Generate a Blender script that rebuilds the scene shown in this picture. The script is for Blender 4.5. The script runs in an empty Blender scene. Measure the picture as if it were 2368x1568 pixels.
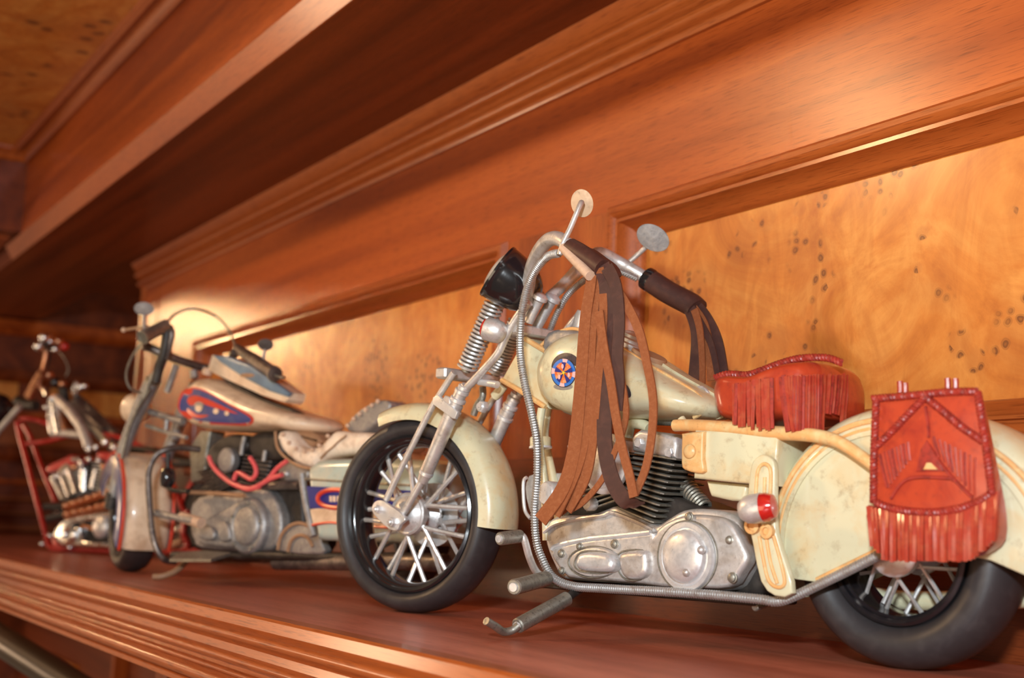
import bpy, math, random
from mathutils import Vector, Matrix
from mathutils.bvhtree import BVHTree
from mathutils.geometry import tessellate_polygon
random.seed(4)
C = bpy.context.scene.collection
SC = bpy.context.scene
PI = math.pi

# ------------------------------------------------------------------ camera
FPX = 2979.74
CX, CY = 1184.0, 784.0
AX = Vector((0.526585, -0.100840, -0.844119)).normalized()   # world X in (right, down, forward)
AZ = Vector((0.0379, -0.9892, 0.1418)); AZ = (AZ - AX * AZ.dot(AX)).normalized()
AY = AZ.cross(AX)
CAM = Vector((0, 0, 0.05))
R_ = Vector((AX[0], AY[0], AZ[0])); D_ = Vector((AX[1], AY[1], AZ[1])); F_ = Vector((AX[2], AY[2], AZ[2]))
cd = bpy.data.cameras.new('camera'); cam = bpy.data.objects.new('camera', cd); C.objects.link(cam)
m = Matrix.Identity(4)
for i in range(3):
    m[i][0] = R_[i]; m[i][1] = -D_[i]; m[i][2] = -F_[i]; m[i][3] = CAM[i]
cam.matrix_world = m
cd.sensor_width = 36; cd.lens = FPX / 2368 * 36; cd.clip_start = 0.01; cd.clip_end = 50
cd.dof.use_dof = True; cd.dof.focus_distance = 0.60; cd.dof.aperture_fstop = 10.0
SC.camera = cam

# ------------------------------------------------------------------ light
SC.view_settings.view_transform = 'Standard'; SC.view_settings.look = 'None'
SC.view_settings.exposure = 0.0; SC.view_settings.gamma = 1.0
wd = bpy.data.worlds.new('room_glow'); SC.world = wd; wd.use_nodes = True
bg = wd.node_tree.nodes['Background']; bg.inputs[0].default_value = (1.0, 0.70, 0.46, 1); bg.inputs[1].default_value = 0.20

def area(name, loc, target, size, power, col, size_y=None, spread=PI):
    l = bpy.data.lights.new(name, 'AREA'); l.energy = power; l.color = col; l.size = size; l.spread = spread
    if size_y: l.shape = 'RECTANGLE'; l.size_y = size_y
    o = bpy.data.objects.new(name, l); C.objects.link(o); o.location = loc
    o.rotation_euler = (Vector(target) - Vector(loc)).to_track_quat('-Z', 'Y').to_euler()
    return o
# the camera flash, set back behind and above the lens for gentler falloff
area('flash', (0.12, -0.15, 0.20), (-0.66, 0.38, 0.12), 0.06, 6.6, (0.84, 0.94, 1.0), 0.03)
# two warm ceiling downlights
for k, (x, y, p, tx) in enumerate(((-1.79, -1.0, 2.0, -0.6), (-5.9, -1.0, 0.17, -1.42))):
    area('downlight_or_fill', (x, y, 0.91), (tx, 0.46, 0.25 if k == 0 else 0.275), 0.14, p, (1.0, 0.62, 0.30), spread=math.radians(70 if k == 0 else 16))
area('downlight_or_fill', (-2.7, -0.9, 0.05), (-1.8, 0.4, 0.38), 0.25, 6.0, (1.0, 0.66, 0.40))  # added fill, set low and aimed up to brighten the left soffit
# broad warm fill added for the unseen room, low so it reaches the ceiling
area('room_fill', (0.2, -1.7, -0.35), (-0.8, 0.35, 0.35), 1.4, 22.0, (1.0, 0.76, 0.52))

def wray(x, y):
    return (R_ * (x - CX) + D_ * (y - CY) + F_ * FPX)
def on_y(x, y, Y): d = wray(x, y); return CAM + d * ((Y - CAM.y) / d.y)
def on_x(x, y, X): d = wray(x, y); return CAM + d * ((X - CAM.x) / d.x)
def on_z(x, y, Z=0.0): d = wray(x, y); return CAM + d * ((Z - CAM.z) / d.z)

# ------------------------------------------------------------------ materials
def newmat(name):
    mt = bpy.data.materials.new(name); mt.use_nodes = True
    nt = mt.node_tree; b = nt.nodes['Principled BSDF']; return mt, nt, b
def N(nt, typ, **kw):
    n = nt.nodes.new(typ)
    for k, v in kw.items(): setattr(n, k, v)
    return n
def ramp(nt, src, stops):
    r = N(nt, 'ShaderNodeValToRGB'); cr = r.color_ramp
    cr.elements[0].position = stops[0][0]; cr.elements[1].position = stops[-1][0]
    for p, c in stops[1:-1]: cr.elements.new(p)
    for e, (p, c) in zip(cr.elements, stops): e.color = (*c, 1) if len(c) == 3 else c
    nt.links.new(src, r.inputs[0]); return r.outputs[0]
def coords(nt, scale, kind='Object', rot=(0, 0, 0)):
    t = N(nt, 'ShaderNodeTexCoord'); mp = N(nt, 'ShaderNodeMapping')
    mp.inputs['Scale'].default_value = scale; mp.inputs['Rotation'].default_value = rot
    nt.links.new(t.outputs[kind], mp.inputs[0]); return mp.outputs[0]
def noise(nt, vec, scale, detail=4, rough=0.55, dist=0.0):
    n = N(nt, 'ShaderNodeTexNoise'); n.inputs['Scale'].default_value = scale
    n.inputs['Detail'].default_value = detail; n.inputs['Roughness'].default_value = rough
    n.inputs['Distortion'].default_value = dist
    nt.links.new(vec, n.inputs['Vector']); return n.outputs['Fac']
def mix(nt, fac, a, b, mode='MIX'):
    mx = N(nt, 'ShaderNodeMix', data_type='RGBA', blend_type=mode)
    for s, v in ((mx.inputs[0], fac), (mx.inputs[6], a), (mx.inputs[7], b)):
        if isinstance(v, (int, float)): s.default_value = v
        elif isinstance(v, tuple): s.default_value = (*v, 1)
        else: nt.links.new(v, s)
    return mx.outputs[2]
def mathn(nt, op, a, b=None):
    n = N(nt, 'ShaderNodeMath', operation=op)
    for s, v in ((n.inputs[0], a), (n.inputs[1], b)):
        if v is None: continue
        if isinstance(v, (int, float)): s.default_value = v
        else: nt.links.new(v, s)
    return n.outputs[0]
def bump(nt, b, h, strength=0.3, dist=0.001):
    bn = N(nt, 'ShaderNodeBump'); bn.inputs['Strength'].default_value = strength; bn.inputs['Distance'].default_value = dist
    nt.links.new(h, bn.inputs['Height']); nt.links.new(bn.outputs[0], b.inputs['Normal'])

def wood(name, dark, mid, light, axis='X', rough=0.46, coat=0.22):
    mt, nt, b = newmat(name)
    sc = {'X': (1.2, 26, 26), 'Y': (26, 1.2, 26), 'Z': (26, 26, 1.2)}[axis]
    v = coords(nt, sc)
    n1 = noise(nt, v, 1.0, 5, 0.6, 0.6)
    col = ramp(nt, n1, [(0.34, dark), (0.50, mid), (0.66, light)])
    sf = {'X': (55, 1500, 1500), 'Y': (1500, 55, 1500), 'Z': (1500, 1500, 55)}[axis]
    n2 = noise(nt, coords(nt, sf), 1.0, 2, 0.6)
    pore = ramp(nt, n2, [(0.33, (0.50, 0.42, 0.38)), (0.47, (1, 1, 1))])
    col = mix(nt, 0.8, col, pore, 'MULTIPLY')
    nt.links.new(col, b.inputs['Base Color'])
    b.inputs['Roughness'].default_value = rough; b.inputs['Specular IOR Level'].default_value = 0.28
    b.inputs['Coat Weight'].default_value = coat; b.inputs['Coat Roughness'].default_value = 0.15 if name == 'moulding' else 0.22
    bump(nt, b, n2, 0.12, 0.0006)
    return mt
M = {}
M['mahogany'] = wood('mahogany', (0.22, 0.034, 0.005), (0.38, 0.072, 0.011), (0.51, 0.112, 0.018))
M['mahogany_up'] = wood('mahogany_upright', (0.25, 0.045, 0.008), (0.37, 0.080, 0.014), (0.46, 0.115, 0.022), 'Z')
M['mahogany_cross'] = wood('mahogany_cross', (0.15, 0.035, 0.010), (0.24, 0.060, 0.016), (0.32, 0.085, 0.024), 'Y')
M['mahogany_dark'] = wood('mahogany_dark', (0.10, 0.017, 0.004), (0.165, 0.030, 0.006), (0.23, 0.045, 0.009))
M['shelf_top'] = wood('shelf_top', (0.34, 0.085, 0.044), (0.46, 0.13, 0.074), (0.56, 0.175, 0.105), 'X', 0.42, 0.15)
M['moulding'] = wood('moulding', (0.27, 0.052, 0.009), (0.38, 0.085, 0.015), (0.46, 0.115, 0.022), 'X', 0.42, 0.32)
EYES = [(1730, 540, .016), (1775, 510, .014), (1700, 590, .012), (1850, 480, .008), (1905, 465, .008), (1800, 790, .016), (1760, 830, .012), (1860, 820, .012), (2220, 790, .012), (2260, 830, .010), (2330, 810, .012),
        (2345, 490, .006), (2135, 540, .006), (2125, 620, .005), (870, 860, .05), (960, 900, .05), (1000, 850, .03), (820, 800, .02), (810, 740, .014), (700, 870, .02)]
EYES_C = [(210, 75, .05), (170, 110, .04), (280, 55, .04), (60, 180, .06), (130, 165, .05), (20, 255, .05), (200, 100, .04)]
def burl(name, s=1.0, k=1.0):
    mt, nt, b = newmat(name)
    v = coords(nt, (s, s, s))
    n1 = noise(nt, v, 13, 7, 0.62, 2.2)
    n3 = noise(nt, coords(nt, (s * 1.0, s, s * 0.35)), 42, 4, 0.6, 2.5)
    c1 = ramp(nt, n1, [(0.28, (0.44 * k, 0.120 * k, 0.016 * k)), (0.44, (0.60 * k, 0.195 * k, 0.030 * k)), (0.60, (0.70 * k, 0.285 * k, 0.060 * k)), (0.78, (0.54 * k, 0.155 * k, 0.022 * k))])
    c2 = ramp(nt, n3, [(0.35, (0.78, 0.66, 0.55)), (0.6, (1, 1, 1))])
    col = mix(nt, 0.75, c1, c2, 'MULTIPLY')
    # clustered eyes
    warp = N(nt, 'ShaderNodeTexNoise'); warp.inputs['Scale'].default_value = 70
    nt.links.new(v, warp.inputs['Vector'])
    va = N(nt, 'ShaderNodeVectorMath', operation='MULTIPLY_ADD'); nt.links.new(warp.outputs['Color'], va.inputs[0])
    va.inputs[1].default_value = (0.006, 0.006, 0.006); nt.links.new(v, va.inputs[2])
    sp = N(nt, 'ShaderNodeSeparateXYZ'); nt.links.new(va.outputs[0], sp.inputs[0])
    cb = N(nt, 'ShaderNodeCombineXYZ'); nt.links.new(sp.outputs[0], cb.inputs[0]); nt.links.new(sp.outputs[2 if name == 'burl_veneer' else 1], cb.inputs[1])
    vo = N(nt, 'ShaderNodeTexVoronoi', voronoi_dimensions='2D'); vo.inputs['Scale'].default_value = 150 if name == 'burl_veneer' else 48; vo.inputs['Randomness'].default_value = 1
    nt.links.new(cb.outputs[0], vo.inputs['Vector'])
    cl = noise(nt, v, 17, 2, 0.5)
    pos = coords(nt, (1, 1, 1)); nz = noise(nt, pos, 60, 3, 0.6)
    for (px_, py_, rad) in EYES if name == 'burl_veneer' else EYES_C:
        c_ = on_y(px_, py_, 0.482) if name == 'burl_veneer' else on_z(px_, py_, 0.512)
        sv = N(nt, 'ShaderNodeVectorMath', operation='DISTANCE'); nt.links.new(pos, sv.inputs[0]); sv.inputs[1].default_value = c_
        mr = N(nt, 'ShaderNodeMapRange'); nt.links.new(sv.outputs['Value'], mr.inputs[0])
        mr.inputs[1].default_value = rad * 1.35; mr.inputs[2].default_value = rad * 0.4; mr.inputs[3].default_value = 0.0; mr.inputs[4].default_value = 0.42
        cl = mathn(nt, 'MAXIMUM', cl, mathn(nt, 'ADD', mr.outputs[0], mathn(nt, 'MULTIPLY', nz, 0.48)))
    msk = ramp(nt, cl, [(0.585, (0, 0, 0)), (0.64, (1, 1, 1))])
    spots = ramp(nt, vo.outputs['Distance'], [(0.05, (0.7, 0.7, 0.7)), (0.15, (1, 1, 1)), (0.22, (0.9, 0.9, 0.9)), (0.27, (0.25, 0.25, 0.25)), (0.33, (0.5, 0.5, 0.5)), (0.40, (0, 0, 0))])
    vc = N(nt, 'ShaderNodeSeparateColor'); nt.links.new(vo.outputs['Color'], vc.inputs[0])
    pick = mathn(nt, 'GREATER_THAN', vc.outputs[0], 0.42)
    f = mathn(nt, 'MULTIPLY', mathn(nt, 'MULTIPLY', spots, msk), pick)
    col = mix(nt, f, col, (0.07, 0.018, 0.006))
    halo = ramp(nt, cl, [(0.52, (0, 0, 0)), (0.66, (0.35, 0.35, 0.35))])
    col = mix(nt, halo, col, (0.42, 0.13, 0.028))
    nt.links.new(col, b.inputs['Base Color'])
    b.inputs['Roughness'].default_value = 0.42; b.inputs['Specular IOR Level'].default_value = 0.3
    b.inputs['Coat Weight'].default_value = 0.35; b.inputs['Coat Roughness'].default_value = 0.2
    bump(nt, b, n3, 0.06, 0.0008)
    return mt
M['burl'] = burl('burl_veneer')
M['burl_ceiling'] = burl('burl_veneer_ceiling', 1.0, 0.98)

def paint(name, col, wear, wcol, grime=0.25, rough=0.35, metal=0.0, gcol=(0.05, 0.03, 0.018), scale=90, coat=0.0, bumpy=0.12, spec=0.5):
    mt, nt, b = newmat(name)
    v = coords(nt, (1, 1, 1))
    n1 = noise(nt, v, scale, 5, 0.6, 0.5)
    c = mix(nt, ramp(nt, n1, [(0.52 - wear * 0.2, (0, 0, 0)), (0.80 - wear * 0.2, (1, 1, 1))]), tuple(col), tuple(wcol))
    n2 = noise(nt, v, scale * 3.1, 6, 0.7)
    g = ramp(nt, n2, [(0.60 - grime * 0.25, (0, 0, 0)), (0.78 - grime * 0.15, (1, 1, 1))])
    g2 = mathn(nt, 'MULTIPLY', g, min(1.0, 0.35 + grime))
    c = mix(nt, g2, c, tuple(gcol))
    nt.links.new(c, b.inputs['Base Color'])
    b.inputs['Roughness'].default_value = rough; b.inputs['Metallic'].default_value = metal
    b.inputs['Coat Weight'].default_value = coat; b.inputs['Coat Roughness'].default_value = 0.1
    b.inputs['Specular IOR Level'].default_value = spec
    if metal > 0:
        rr = ramp(nt, n2, [(0.35, (rough,) * 3), (0.7, (min(1, rough + 0.3),) * 3)]); nt.links.new(rr, b.inputs['Roughness'])
    bump(nt, b, n1, bumpy, 0.0006)
    return mt
M['cream'] = paint('aged_cream_paint', (0.62, 0.58, 0.39), 0.26, (0.62, 0.44, 0.22), 0.20, 0.32, gcol=(0.25, 0.14, 0.06), scale=60, coat=0.3, bumpy=0.05)
M['cream_orange'] = paint('rubbed_orange_edge', (0.72, 0.38, 0.14), 0.3, (0.68, 0.55, 0.28), 0.2, 0.4, gcol=(0.2, 0.09, 0.04), scale=140)
M['silver'] = paint('silver_metal_paint', (0.66, 0.64, 0.63), 0.3, (0.45, 0.39, 0.34), 0.22, 0.30, 0.60, gcol=(0.10, 0.06, 0.04), scale=110, bumpy=0.25)
M['silver_bright'] = paint('bright_silver_metal', (0.76, 0.76, 0.77), 0.15, (0.58, 0.55, 0.53), 0.08, 0.27, 0.60, scale=130, bumpy=0.15)
M['steel_dark'] = paint('dark_steel', (0.30, 0.28, 0.24), 0.4, (0.42, 0.40, 0.34), 0.35, 0.38, 0.8, scale=160, bumpy=0.3)
M['grey_metal'] = paint('grey_cast_metal', (0.33, 0.32, 0.32), 0.35, (0.48, 0.46, 0.45), 0.2, 0.42, 0.7, scale=160, bumpy=0.3)
M['rubber'] = paint('black_rubber', (0.030, 0.025, 0.026), 0.2, (0.048, 0.040, 0.040), 0.0, 0.46, gcol=(0.02, 0.02, 0.02), scale=140, bumpy=0.06)
M['black_gloss'] = paint('black_gloss_paint', (0.010, 0.009, 0.011), 0.1, (0.02, 0.016, 0.016), 0.0, 0.18, scale=90, coat=0.6, bumpy=0.10)
M['black_soot'] = paint('sooty_black', (0.018, 0.014, 0.012), 0.3, (0.05, 0.04, 0.035), 0.2, 0.5, scale=120)
M['red_leather'] = paint('tooled_orange_red_leather', (0.45, 0.050, 0.017), 0.35, (0.33, 0.028, 0.014), 0.20, 0.30, gcol=(0.12, 0.02, 0.02), scale=120, coat=0.35, bumpy=0.3)
M['red_fringe'] = paint('fringe_leather', (0.37, 0.036, 0.018), 0.35, (0.42, 0.08, 0.035), 0.25, 0.33, gcol=(0.10, 0.02, 0.02), scale=180, coat=0.3, bumpy=0.3)
M['braid'] = paint('dark_red_braid', (0.34, 0.030, 0.018), 0.35, (0.15, 0.015, 0.012), 0.2, 0.4, gcol=(0.05, 0.01, 0.01), scale=300, bumpy=0.3)
M['brown_leather'] = paint('brown_leather', (0.055, 0.020, 0.016), 0.3, (0.085, 0.030, 0.022), 0.0, 0.5, gcol=(0.03, 0.01, 0.01), scale=200, bumpy=0.3)
M['suede'] = paint('raw_leather_underside', (0.25, 0.075, 0.026), 0.30, (0.31, 0.105, 0.040), 0.0, 0.72, gcol=(0.15, 0.04, 0.015), scale=520, bumpy=0.7, spec=0.2)
M['braid_cable'] = paint('wound_silver_cable', (0.46, 0.45, 0.44), 0.2, (0.33, 0.27, 0.22), 0.15, 0.30, 0.7, scale=180, bumpy=0.1)
M['red_lens'] = paint('red_lens', (0.50, 0.015, 0.010), 0.2, (0.34, 0.01, 0.01), 0.0, 0.15, scale=160, coat=0.7)
M['blue'] = paint('print_blue', (0.030, 0.16, 0.55), 0.1, (0.05, 0.2, 0.55), 0.05, 0.35, scale=300)
M['navy'] = paint('print_navy', (0.018, 0.022, 0.19), 0.1, (0.03, 0.03, 0.2), 0.05, 0.35, scale=300)
M['orange_print'] = paint('print_orange', (0.68, 0.13, 0.03), 0.3, (0.78, 0.42, 0.20), 0.0, 0.35, scale=500)
M['pink_print'] = paint('print_pink', (0.75, 0.42, 0.42), 0.3, (0.7, 0.5, 0.5), 0.0, 0.35, scale=300)
M['yellow_print'] = paint('print_yellow', (0.75, 0.58, 0.04), 0.1, (0.75, 0.5, 0.04), 0.0, 0.35, scale=300)
M['black_print'] = paint('print_black', (0.025, 0.018, 0.028), 0.3, (0.08, 0.05, 0.06), 0.0, 0.4, scale=300)
M['peach_reflection'] = paint('mirror_reflected_wood', (0.50, 0.33, 0.20), 0.2, (0.45, 0.28, 0.17), 0.05, 0.40, 0.3, scale=120, bumpy=0.05)  # peach tint is the wood reflected in the mirror, painted as base colour
M['bone'] = paint('pale_lever', (0.62, 0.42, 0.30), 0.3, (0.5, 0.33, 0.22), 0.1, 0.5, scale=300)
# second and third motorcycle
M['ivory'] = paint('ivory_paint', (0.80, 0.62, 0.45), 0.3, (0.55, 0.36, 0.22), 0.18, 0.35, gcol=(0.2, 0.1, 0.05), scale=60, coat=0.3)
M['pale_blue'] = paint('pale_blue_paint', (0.42, 0.52, 0.48), 0.3, (0.55, 0.52, 0.42), 0.1, 0.3, scale=60, coat=0.3)
M['slate_blue'] = paint('slate_blue_paint', (0.17, 0.25, 0.34), 0.3, (0.10, 0.14, 0.2), 0.15, 0.35, scale=70, coat=0.3)
M['deep_blue'] = paint('deep_blue_decal', (0.055, 0.065, 0.22), 0.3, (0.12, 0.12, 0.22), 0.1, 0.3, scale=80, coat=0.3)
M['flame_red'] = paint('flame_red', (0.62, 0.05, 0.025), 0.1, (0.55, 0.08, 0.03), 0.0, 0.3, scale=80)
M['pink_wire'] = paint('pink_wire', (0.72, 0.10, 0.11), 0.1, (0.7, 0.14, 0.14), 0.0, 0.4, scale=80)
M['white_hide'] = paint('white_hide', (0.85, 0.72, 0.60), 0.3, (0.52, 0.36, 0.25), 0.15, 0.55, scale=90, bumpy=0.4)
M['hide_brown'] = paint('tan_hide', (0.36, 0.20, 0.11), 0.3, (0.28, 0.14, 0.07), 0.15, 0.5, scale=90)
M['dark_chrome'] = paint('dark_chrome', (0.13, 0.11, 0.105), 0.4, (0.30, 0.25, 0.22), 0.3, 0.3, 0.75, scale=120, bumpy=0.3)
M['chrome'] = paint('chrome', (0.85, 0.86, 0.88), 0.05, (0.8, 0.8, 0.8), 0.0, 0.08, 1.0, scale=60, bumpy=0.0)
M['candy_red'] = paint('candy_red_paint', (0.46, 0.012, 0.010), 0.1, (0.4, 0.012, 0.012), 0.0, 0.2, 0.2, scale=60, coat=0.8, bumpy=0.0)
M['copper'] = paint('copper_metal', (0.72, 0.36, 0.20), 0.2, (0.5, 0.2, 0.1), 0.1, 0.2, 0.95, scale=120)
M['glass'] = paint('lamp_glass', (0.75, 0.74, 0.68), 0.1, (0.6, 0.6, 0.55), 0.0, 0.08, scale=90, coat=0.8)
M['dark_rail'] = paint('dark_padding', (0.030, 0.016, 0.008), 0.3, (0.045, 0.022, 0.010), 0.0, 0.35, scale=20, coat=0.2)
M['warm_lamp'] = newmat('warm_lamp')[0]
M['warm_lamp'].node_tree.nodes['Principled BSDF'].inputs['Emission Color'].default_value = (1.0, 0.7, 0.36, 1)
M['warm_lamp'].node_tree.nodes['Principled BSDF'].inputs['Emission Strength'].default_value = 6.0

# ------------------------------------------------------------------ mesh helpers
class MB:
    def __init__(s): s.v = []; s.f = []
    def add(s, vf):
        o = len(s.v); s.v += [tuple(p) for p in vf[0]]; s.f += [tuple(i + o for i in f) for f in vf[1]]; return s
    def build(s, name, mat, parent=None, ang=40, label=None):
        me = bpy.data.meshes.new(name); me.from_pydata(s.v, [], s.f); me.validate(); me.update()
        me.materials.append(M[mat] if isinstance(mat, str) else mat)
        me.polygons.foreach_set('use_smooth', [True] * len(me.polygons))
        me.set_sharp_from_angle(angle=math.radians(ang))
        o = bpy.data.objects.new(name, me); C.objects.link(o)
        if parent: o.parent = parent
        if label: o['label'] = label
        return o
def V(p): return Vector(p)
def catmull(pts, n=6, closed=False):
    pts = [V(p) for p in pts]; out = []; L = len(pts)
    if L < 3: return pts
    rng = range(L if closed else L - 1)
    for i in rng:
        g = (lambda k: pts[k % L]) if closed else (lambda k: pts[max(0, min(L - 1, k))])
        p0, p1, p2, p3 = g(i - 1), g(i), g(i + 1), g(i + 2)
        for j in range(n):
            t = j / n
            out.append(0.5 * ((2 * p1) + (p2 - p0) * t + (2 * p0 - 5 * p1 + 4 * p2 - p3) * t * t + (3 * p1 - p0 - 3 * p2 + p3) * t ** 3))
    if not closed: out.append(pts[-1])
    return out
def resample(pts, step):
    L = [0]
    for a, b in zip(pts, pts[1:]): L.append(L[-1] + (b - a).length)
    n = max(2, int(L[-1] / step)); out = []; k = 0
    for i in range(n + 1):
        d = L[-1] * i / n
        while k < len(L) - 2 and L[k + 1] < d: k += 1
        t = (d - L[k]) / max(1e-9, L[k + 1] - L[k]); out.append(pts[k].lerp(pts[k + 1], min(1, t)))
    return out
def sweep(pts, radii, seg=10, cap=True, flat=None, closed=False):
    """round (or flattened) sweep along points"""
    pts = [V(p) for p in pts]; n = len(pts); vs = []; fs = []
    t0 = (pts[1] - pts[0]).normalized()
    up = flat if flat is not None else (Vector((0, 0, 1)) if abs(t0.z) < 0.9 else Vector((1, 0, 0)))
    up = V(up); nrm = (up - t0 * up.dot(t0)).normalized()
    for i, p in enumerate(pts):
        if closed: t = (pts[(i + 1) % n] - pts[i - 1])
        else: t = pts[min(n - 1, i + 1)] - pts[max(0, i - 1)]
        if t.length < 1e-9: t = t0
        t.normalize(); nrm = (nrm - t * nrm.dot(t)).normalized(); bi = t.cross(nrm)
        r = radii[i] if isinstance(radii, (list, tuple)) else radii
        ra, rb = r if isinstance(r, (list, tuple)) else (r, r)
        for k in range(seg):
            a = 2 * PI * k / seg
            vs.append(p + nrm * (math.cos(a) * ra) + bi * (math.sin(a) * rb))
    for i in range(n if closed else n - 1):
        j = (i + 1) % n
        for k in range(seg):
            k2 = (k + 1) % seg
            fs.append((i * seg + k, i * seg + k2, j * seg + k2, j * seg + k))
    if cap and not closed:
        fs.append(tuple(range(seg))[::-1]); fs.append(tuple(range((n - 1) * seg, n * seg)))
    return vs, fs
def tube(pts, r, seg=10, n=6, cap=True):
    c = catmull(pts, n) if len(pts) > 2 else [V(p) for p in pts]
    if isinstance(r, (list, tuple)):
        m_ = len(c) - 1; rr = []
        for i in range(len(c)):
            x = i / m_ * (len(r) - 1); a = int(min(x, len(r) - 2)); rr.append(r[a] + (r[a + 1] - r[a]) * (x - a))
        r = rr
    return sweep(c, r, seg, cap)
def wound(pts, r, pitch=0.0011, seg=8, depth=0.25):
    c = resample(catmull(pts, 8) if len(pts) > 2 else [V(p) for p in pts], pitch / 3)
    rr = [r * (1 - depth if i % 3 == 0 else 1.0) for i in range(len(c))]
    return sweep(c, rr, seg)
def helix(a, b, r, wire, turns, seg=6, per=14):
    a, b = V(a), V(b); ax = (b - a).normalized()
    u = ax.orthogonal().normalized(); w = ax.cross(u); pts = []
    n = int(turns * per)
    for i in range(n + 1):
        t = i / n; an = 2 * PI * turns * t
        pts.append(a.lerp(b, t) + u * (r * math.cos(an)) + w * (r * math.sin(an)))
    return sweep(pts, wire, seg)
def lathe(prof, org, axis, seg=24, up=None, squash=1.0, cap=True):
    """prof: (radius, height) list"""
    org = V(org); ax = V(axis).normalized()
    u = (V(up) - ax * V(up).dot(ax)).normalized() if up is not None else ax.orthogonal().normalized()
    w = ax.cross(u); vs = []; fs = []
    for (r, h) in prof:
        for k in range(seg):
            a = 2 * PI * (k + 0.5) / seg
            vs.append(org + ax * h + u * (max(r, 1e-5) * math.cos(a)) + w * (max(r, 1e-5) * squash * math.sin(a)))
    for i in range(len(prof) - 1):
        for k in range(seg):
            k2 = (k + 1) % seg
            fs.append((i * seg + k, i * seg + k2, (i + 1) * seg + k2, (i + 1) * seg + k))
    if cap:
        fs.append(tuple(range(seg))[::-1]); fs.append(tuple(range((len(prof) - 1) * seg, len(prof) * seg)))
    return vs, fs
def cyl(a, b, r, seg=16, bev=0.0):
    a, b = V(a), V(b); L = (b - a).length
    if bev: pr = [(r - bev, 0), (r, bev), (r, L - bev), (r - bev, L)]
    else: pr = [(r, 0), (r, L)]
    return lathe(pr, a, b - a, seg)
def ball(c, r, axis=(0, 0, 1), seg=16, n=8, stretch=1.0):
    return lathe([(r * math.sin(PI * i / n), -r * stretch * math.cos(PI * i / n)) for i in range(n + 1)], c, axis, seg)
def hexnut(c, axis, r, h):
    return lathe([(r, 0), (r, h * 0.8), (r * 0.86, h)], c, axis, 6)
def box(x0, x1, y0, y1, z0, z1, b=0.0):
    if b <= 0:
        vs = [(x, y, z) for x in (x0, x1) for y in (y0, y1) for z in (z0, z1)]
        return vs, [(0, 1, 3, 2), (4, 6, 7, 5), (0, 4, 5, 1), (2, 3, 7, 6), (0, 2, 6, 4), (1, 5, 7, 3)]
    rg = []
    for (i, z) in ((b, z0), (0, z0 + b), (0, z1 - b), (b, z1)):
        X0, X1, Y0, Y1 = x0 + i, x1 - i, y0 + i, y1 - i; c = b
        rg.append([(X0 + c, Y0, z), (X1 - c, Y0, z), (X1, Y0 + c, z), (X1, Y1 - c, z), (X1 - c, Y1, z), (X0 + c, Y1, z), (X0, Y1 - c, z), (X0, Y0 + c, z)])
    vs = [p for r in rg for p in r]; fs = [tuple(range(8))[::-1], tuple(range(24, 32))]
    for i in range(3):
        for k in range(8): fs.append((i * 8 + k, i * 8 + (k + 1) % 8, i * 8 + 8 + (k + 1) % 8, i * 8 + 8 + k))
    return vs, fs
def area2(o): return 0.5 * sum(a[0] * b[1] - b[0] * a[1] for a, b in zip(o, o[1:] + o[:1]))
def inset(o, d):
    """inset closed 2-d outline by d (needs ccw)"""
    n = len(o); out = []
    for i in range(n):
        a, p, b = Vector(o[i - 1]), Vector(o[i]), Vector(o[(i + 1) % n])
        e1 = (p - a); e2 = (b - p)
        if e1.length < 1e-9: e1 = e2
        if e2.length < 1e-9: e2 = e1
        n1 = Vector((-e1.y, e1.x)).normalized(); n2 = Vector((-e2.y, e2.x)).normalized()
        nn = n1 + n2
        if nn.length < 1e-6: nn = n1
        nn.normalize(); k = max(0.5, nn.dot(n1))
        q = p + nn * (d / k); out.append((q.x, q.y))
    return out
def smooth2(o, n=4, closed=True):
    return [(p.x, p.y) for p in catmull([(a[0], a[1], 0) for a in o], n, closed)]
def rings(rs):
    """list of equal-length 3-d rings -> closed solid"""
    n = len(rs[0]); vs = [p for r in rs for p in r]; fs = []
    for i in range(len(rs) - 1):
        for k in range(n): fs.append((i * n + k, i * n + (k + 1) % n, (i + 1) * n + (k + 1) % n, (i + 1) * n + k))
    for base, ring, flip in ((0, rs[0], True), ((len(rs) - 1) * n, rs[-1], False)):
        if n > 14:      # concave outlines: fill with triangles that keep the winding
            for t in tessellate_polygon([[Vector((q[0], 0, q[2])) for q in ring]]):
                a, b_, c = [Vector((ring[i][0], ring[i][2])) for i in t]
                ccw = (b_ - a).cross(c - a) > 0
                fs.append(tuple(base + i for i in (t if ccw != flip else t[::-1])))
        else: fs.append(tuple(range(base, base + n))[::-1 if flip else 1])
    return vs, fs
def prism(o, w0, w1, bev=0.0006, nb=3, both=False):
    """solid from an (s, z) outline between lateral planes w0 and w1, rounded at w1"""
    if area2(o) < 0: o = o[::-1]
    sg = 1 if w1 > w0 else -1; rs = []
    if both:
        for i in range(nb, 0, -1):
            a = PI / 2 * i / nb; q = inset(o, bev * (1 - math.cos(a))); rs.append([(p[0], w0 + sg * bev * (1 - math.sin(a)), p[1]) for p in q])
        rs.append([(p[0], w0 + sg * bev, p[1]) for p in o])
    else: rs.append([(p[0], w0, p[1]) for p in o])
    for i in range(nb + 1):
        a = PI / 2 * i / nb; q = inset(o, bev * (1 - math.cos(a))); rs.append([(p[0], w1 - sg * bev * (1 - math.sin(a)), p[1]) for p in q])
    return rings(rs)
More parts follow.
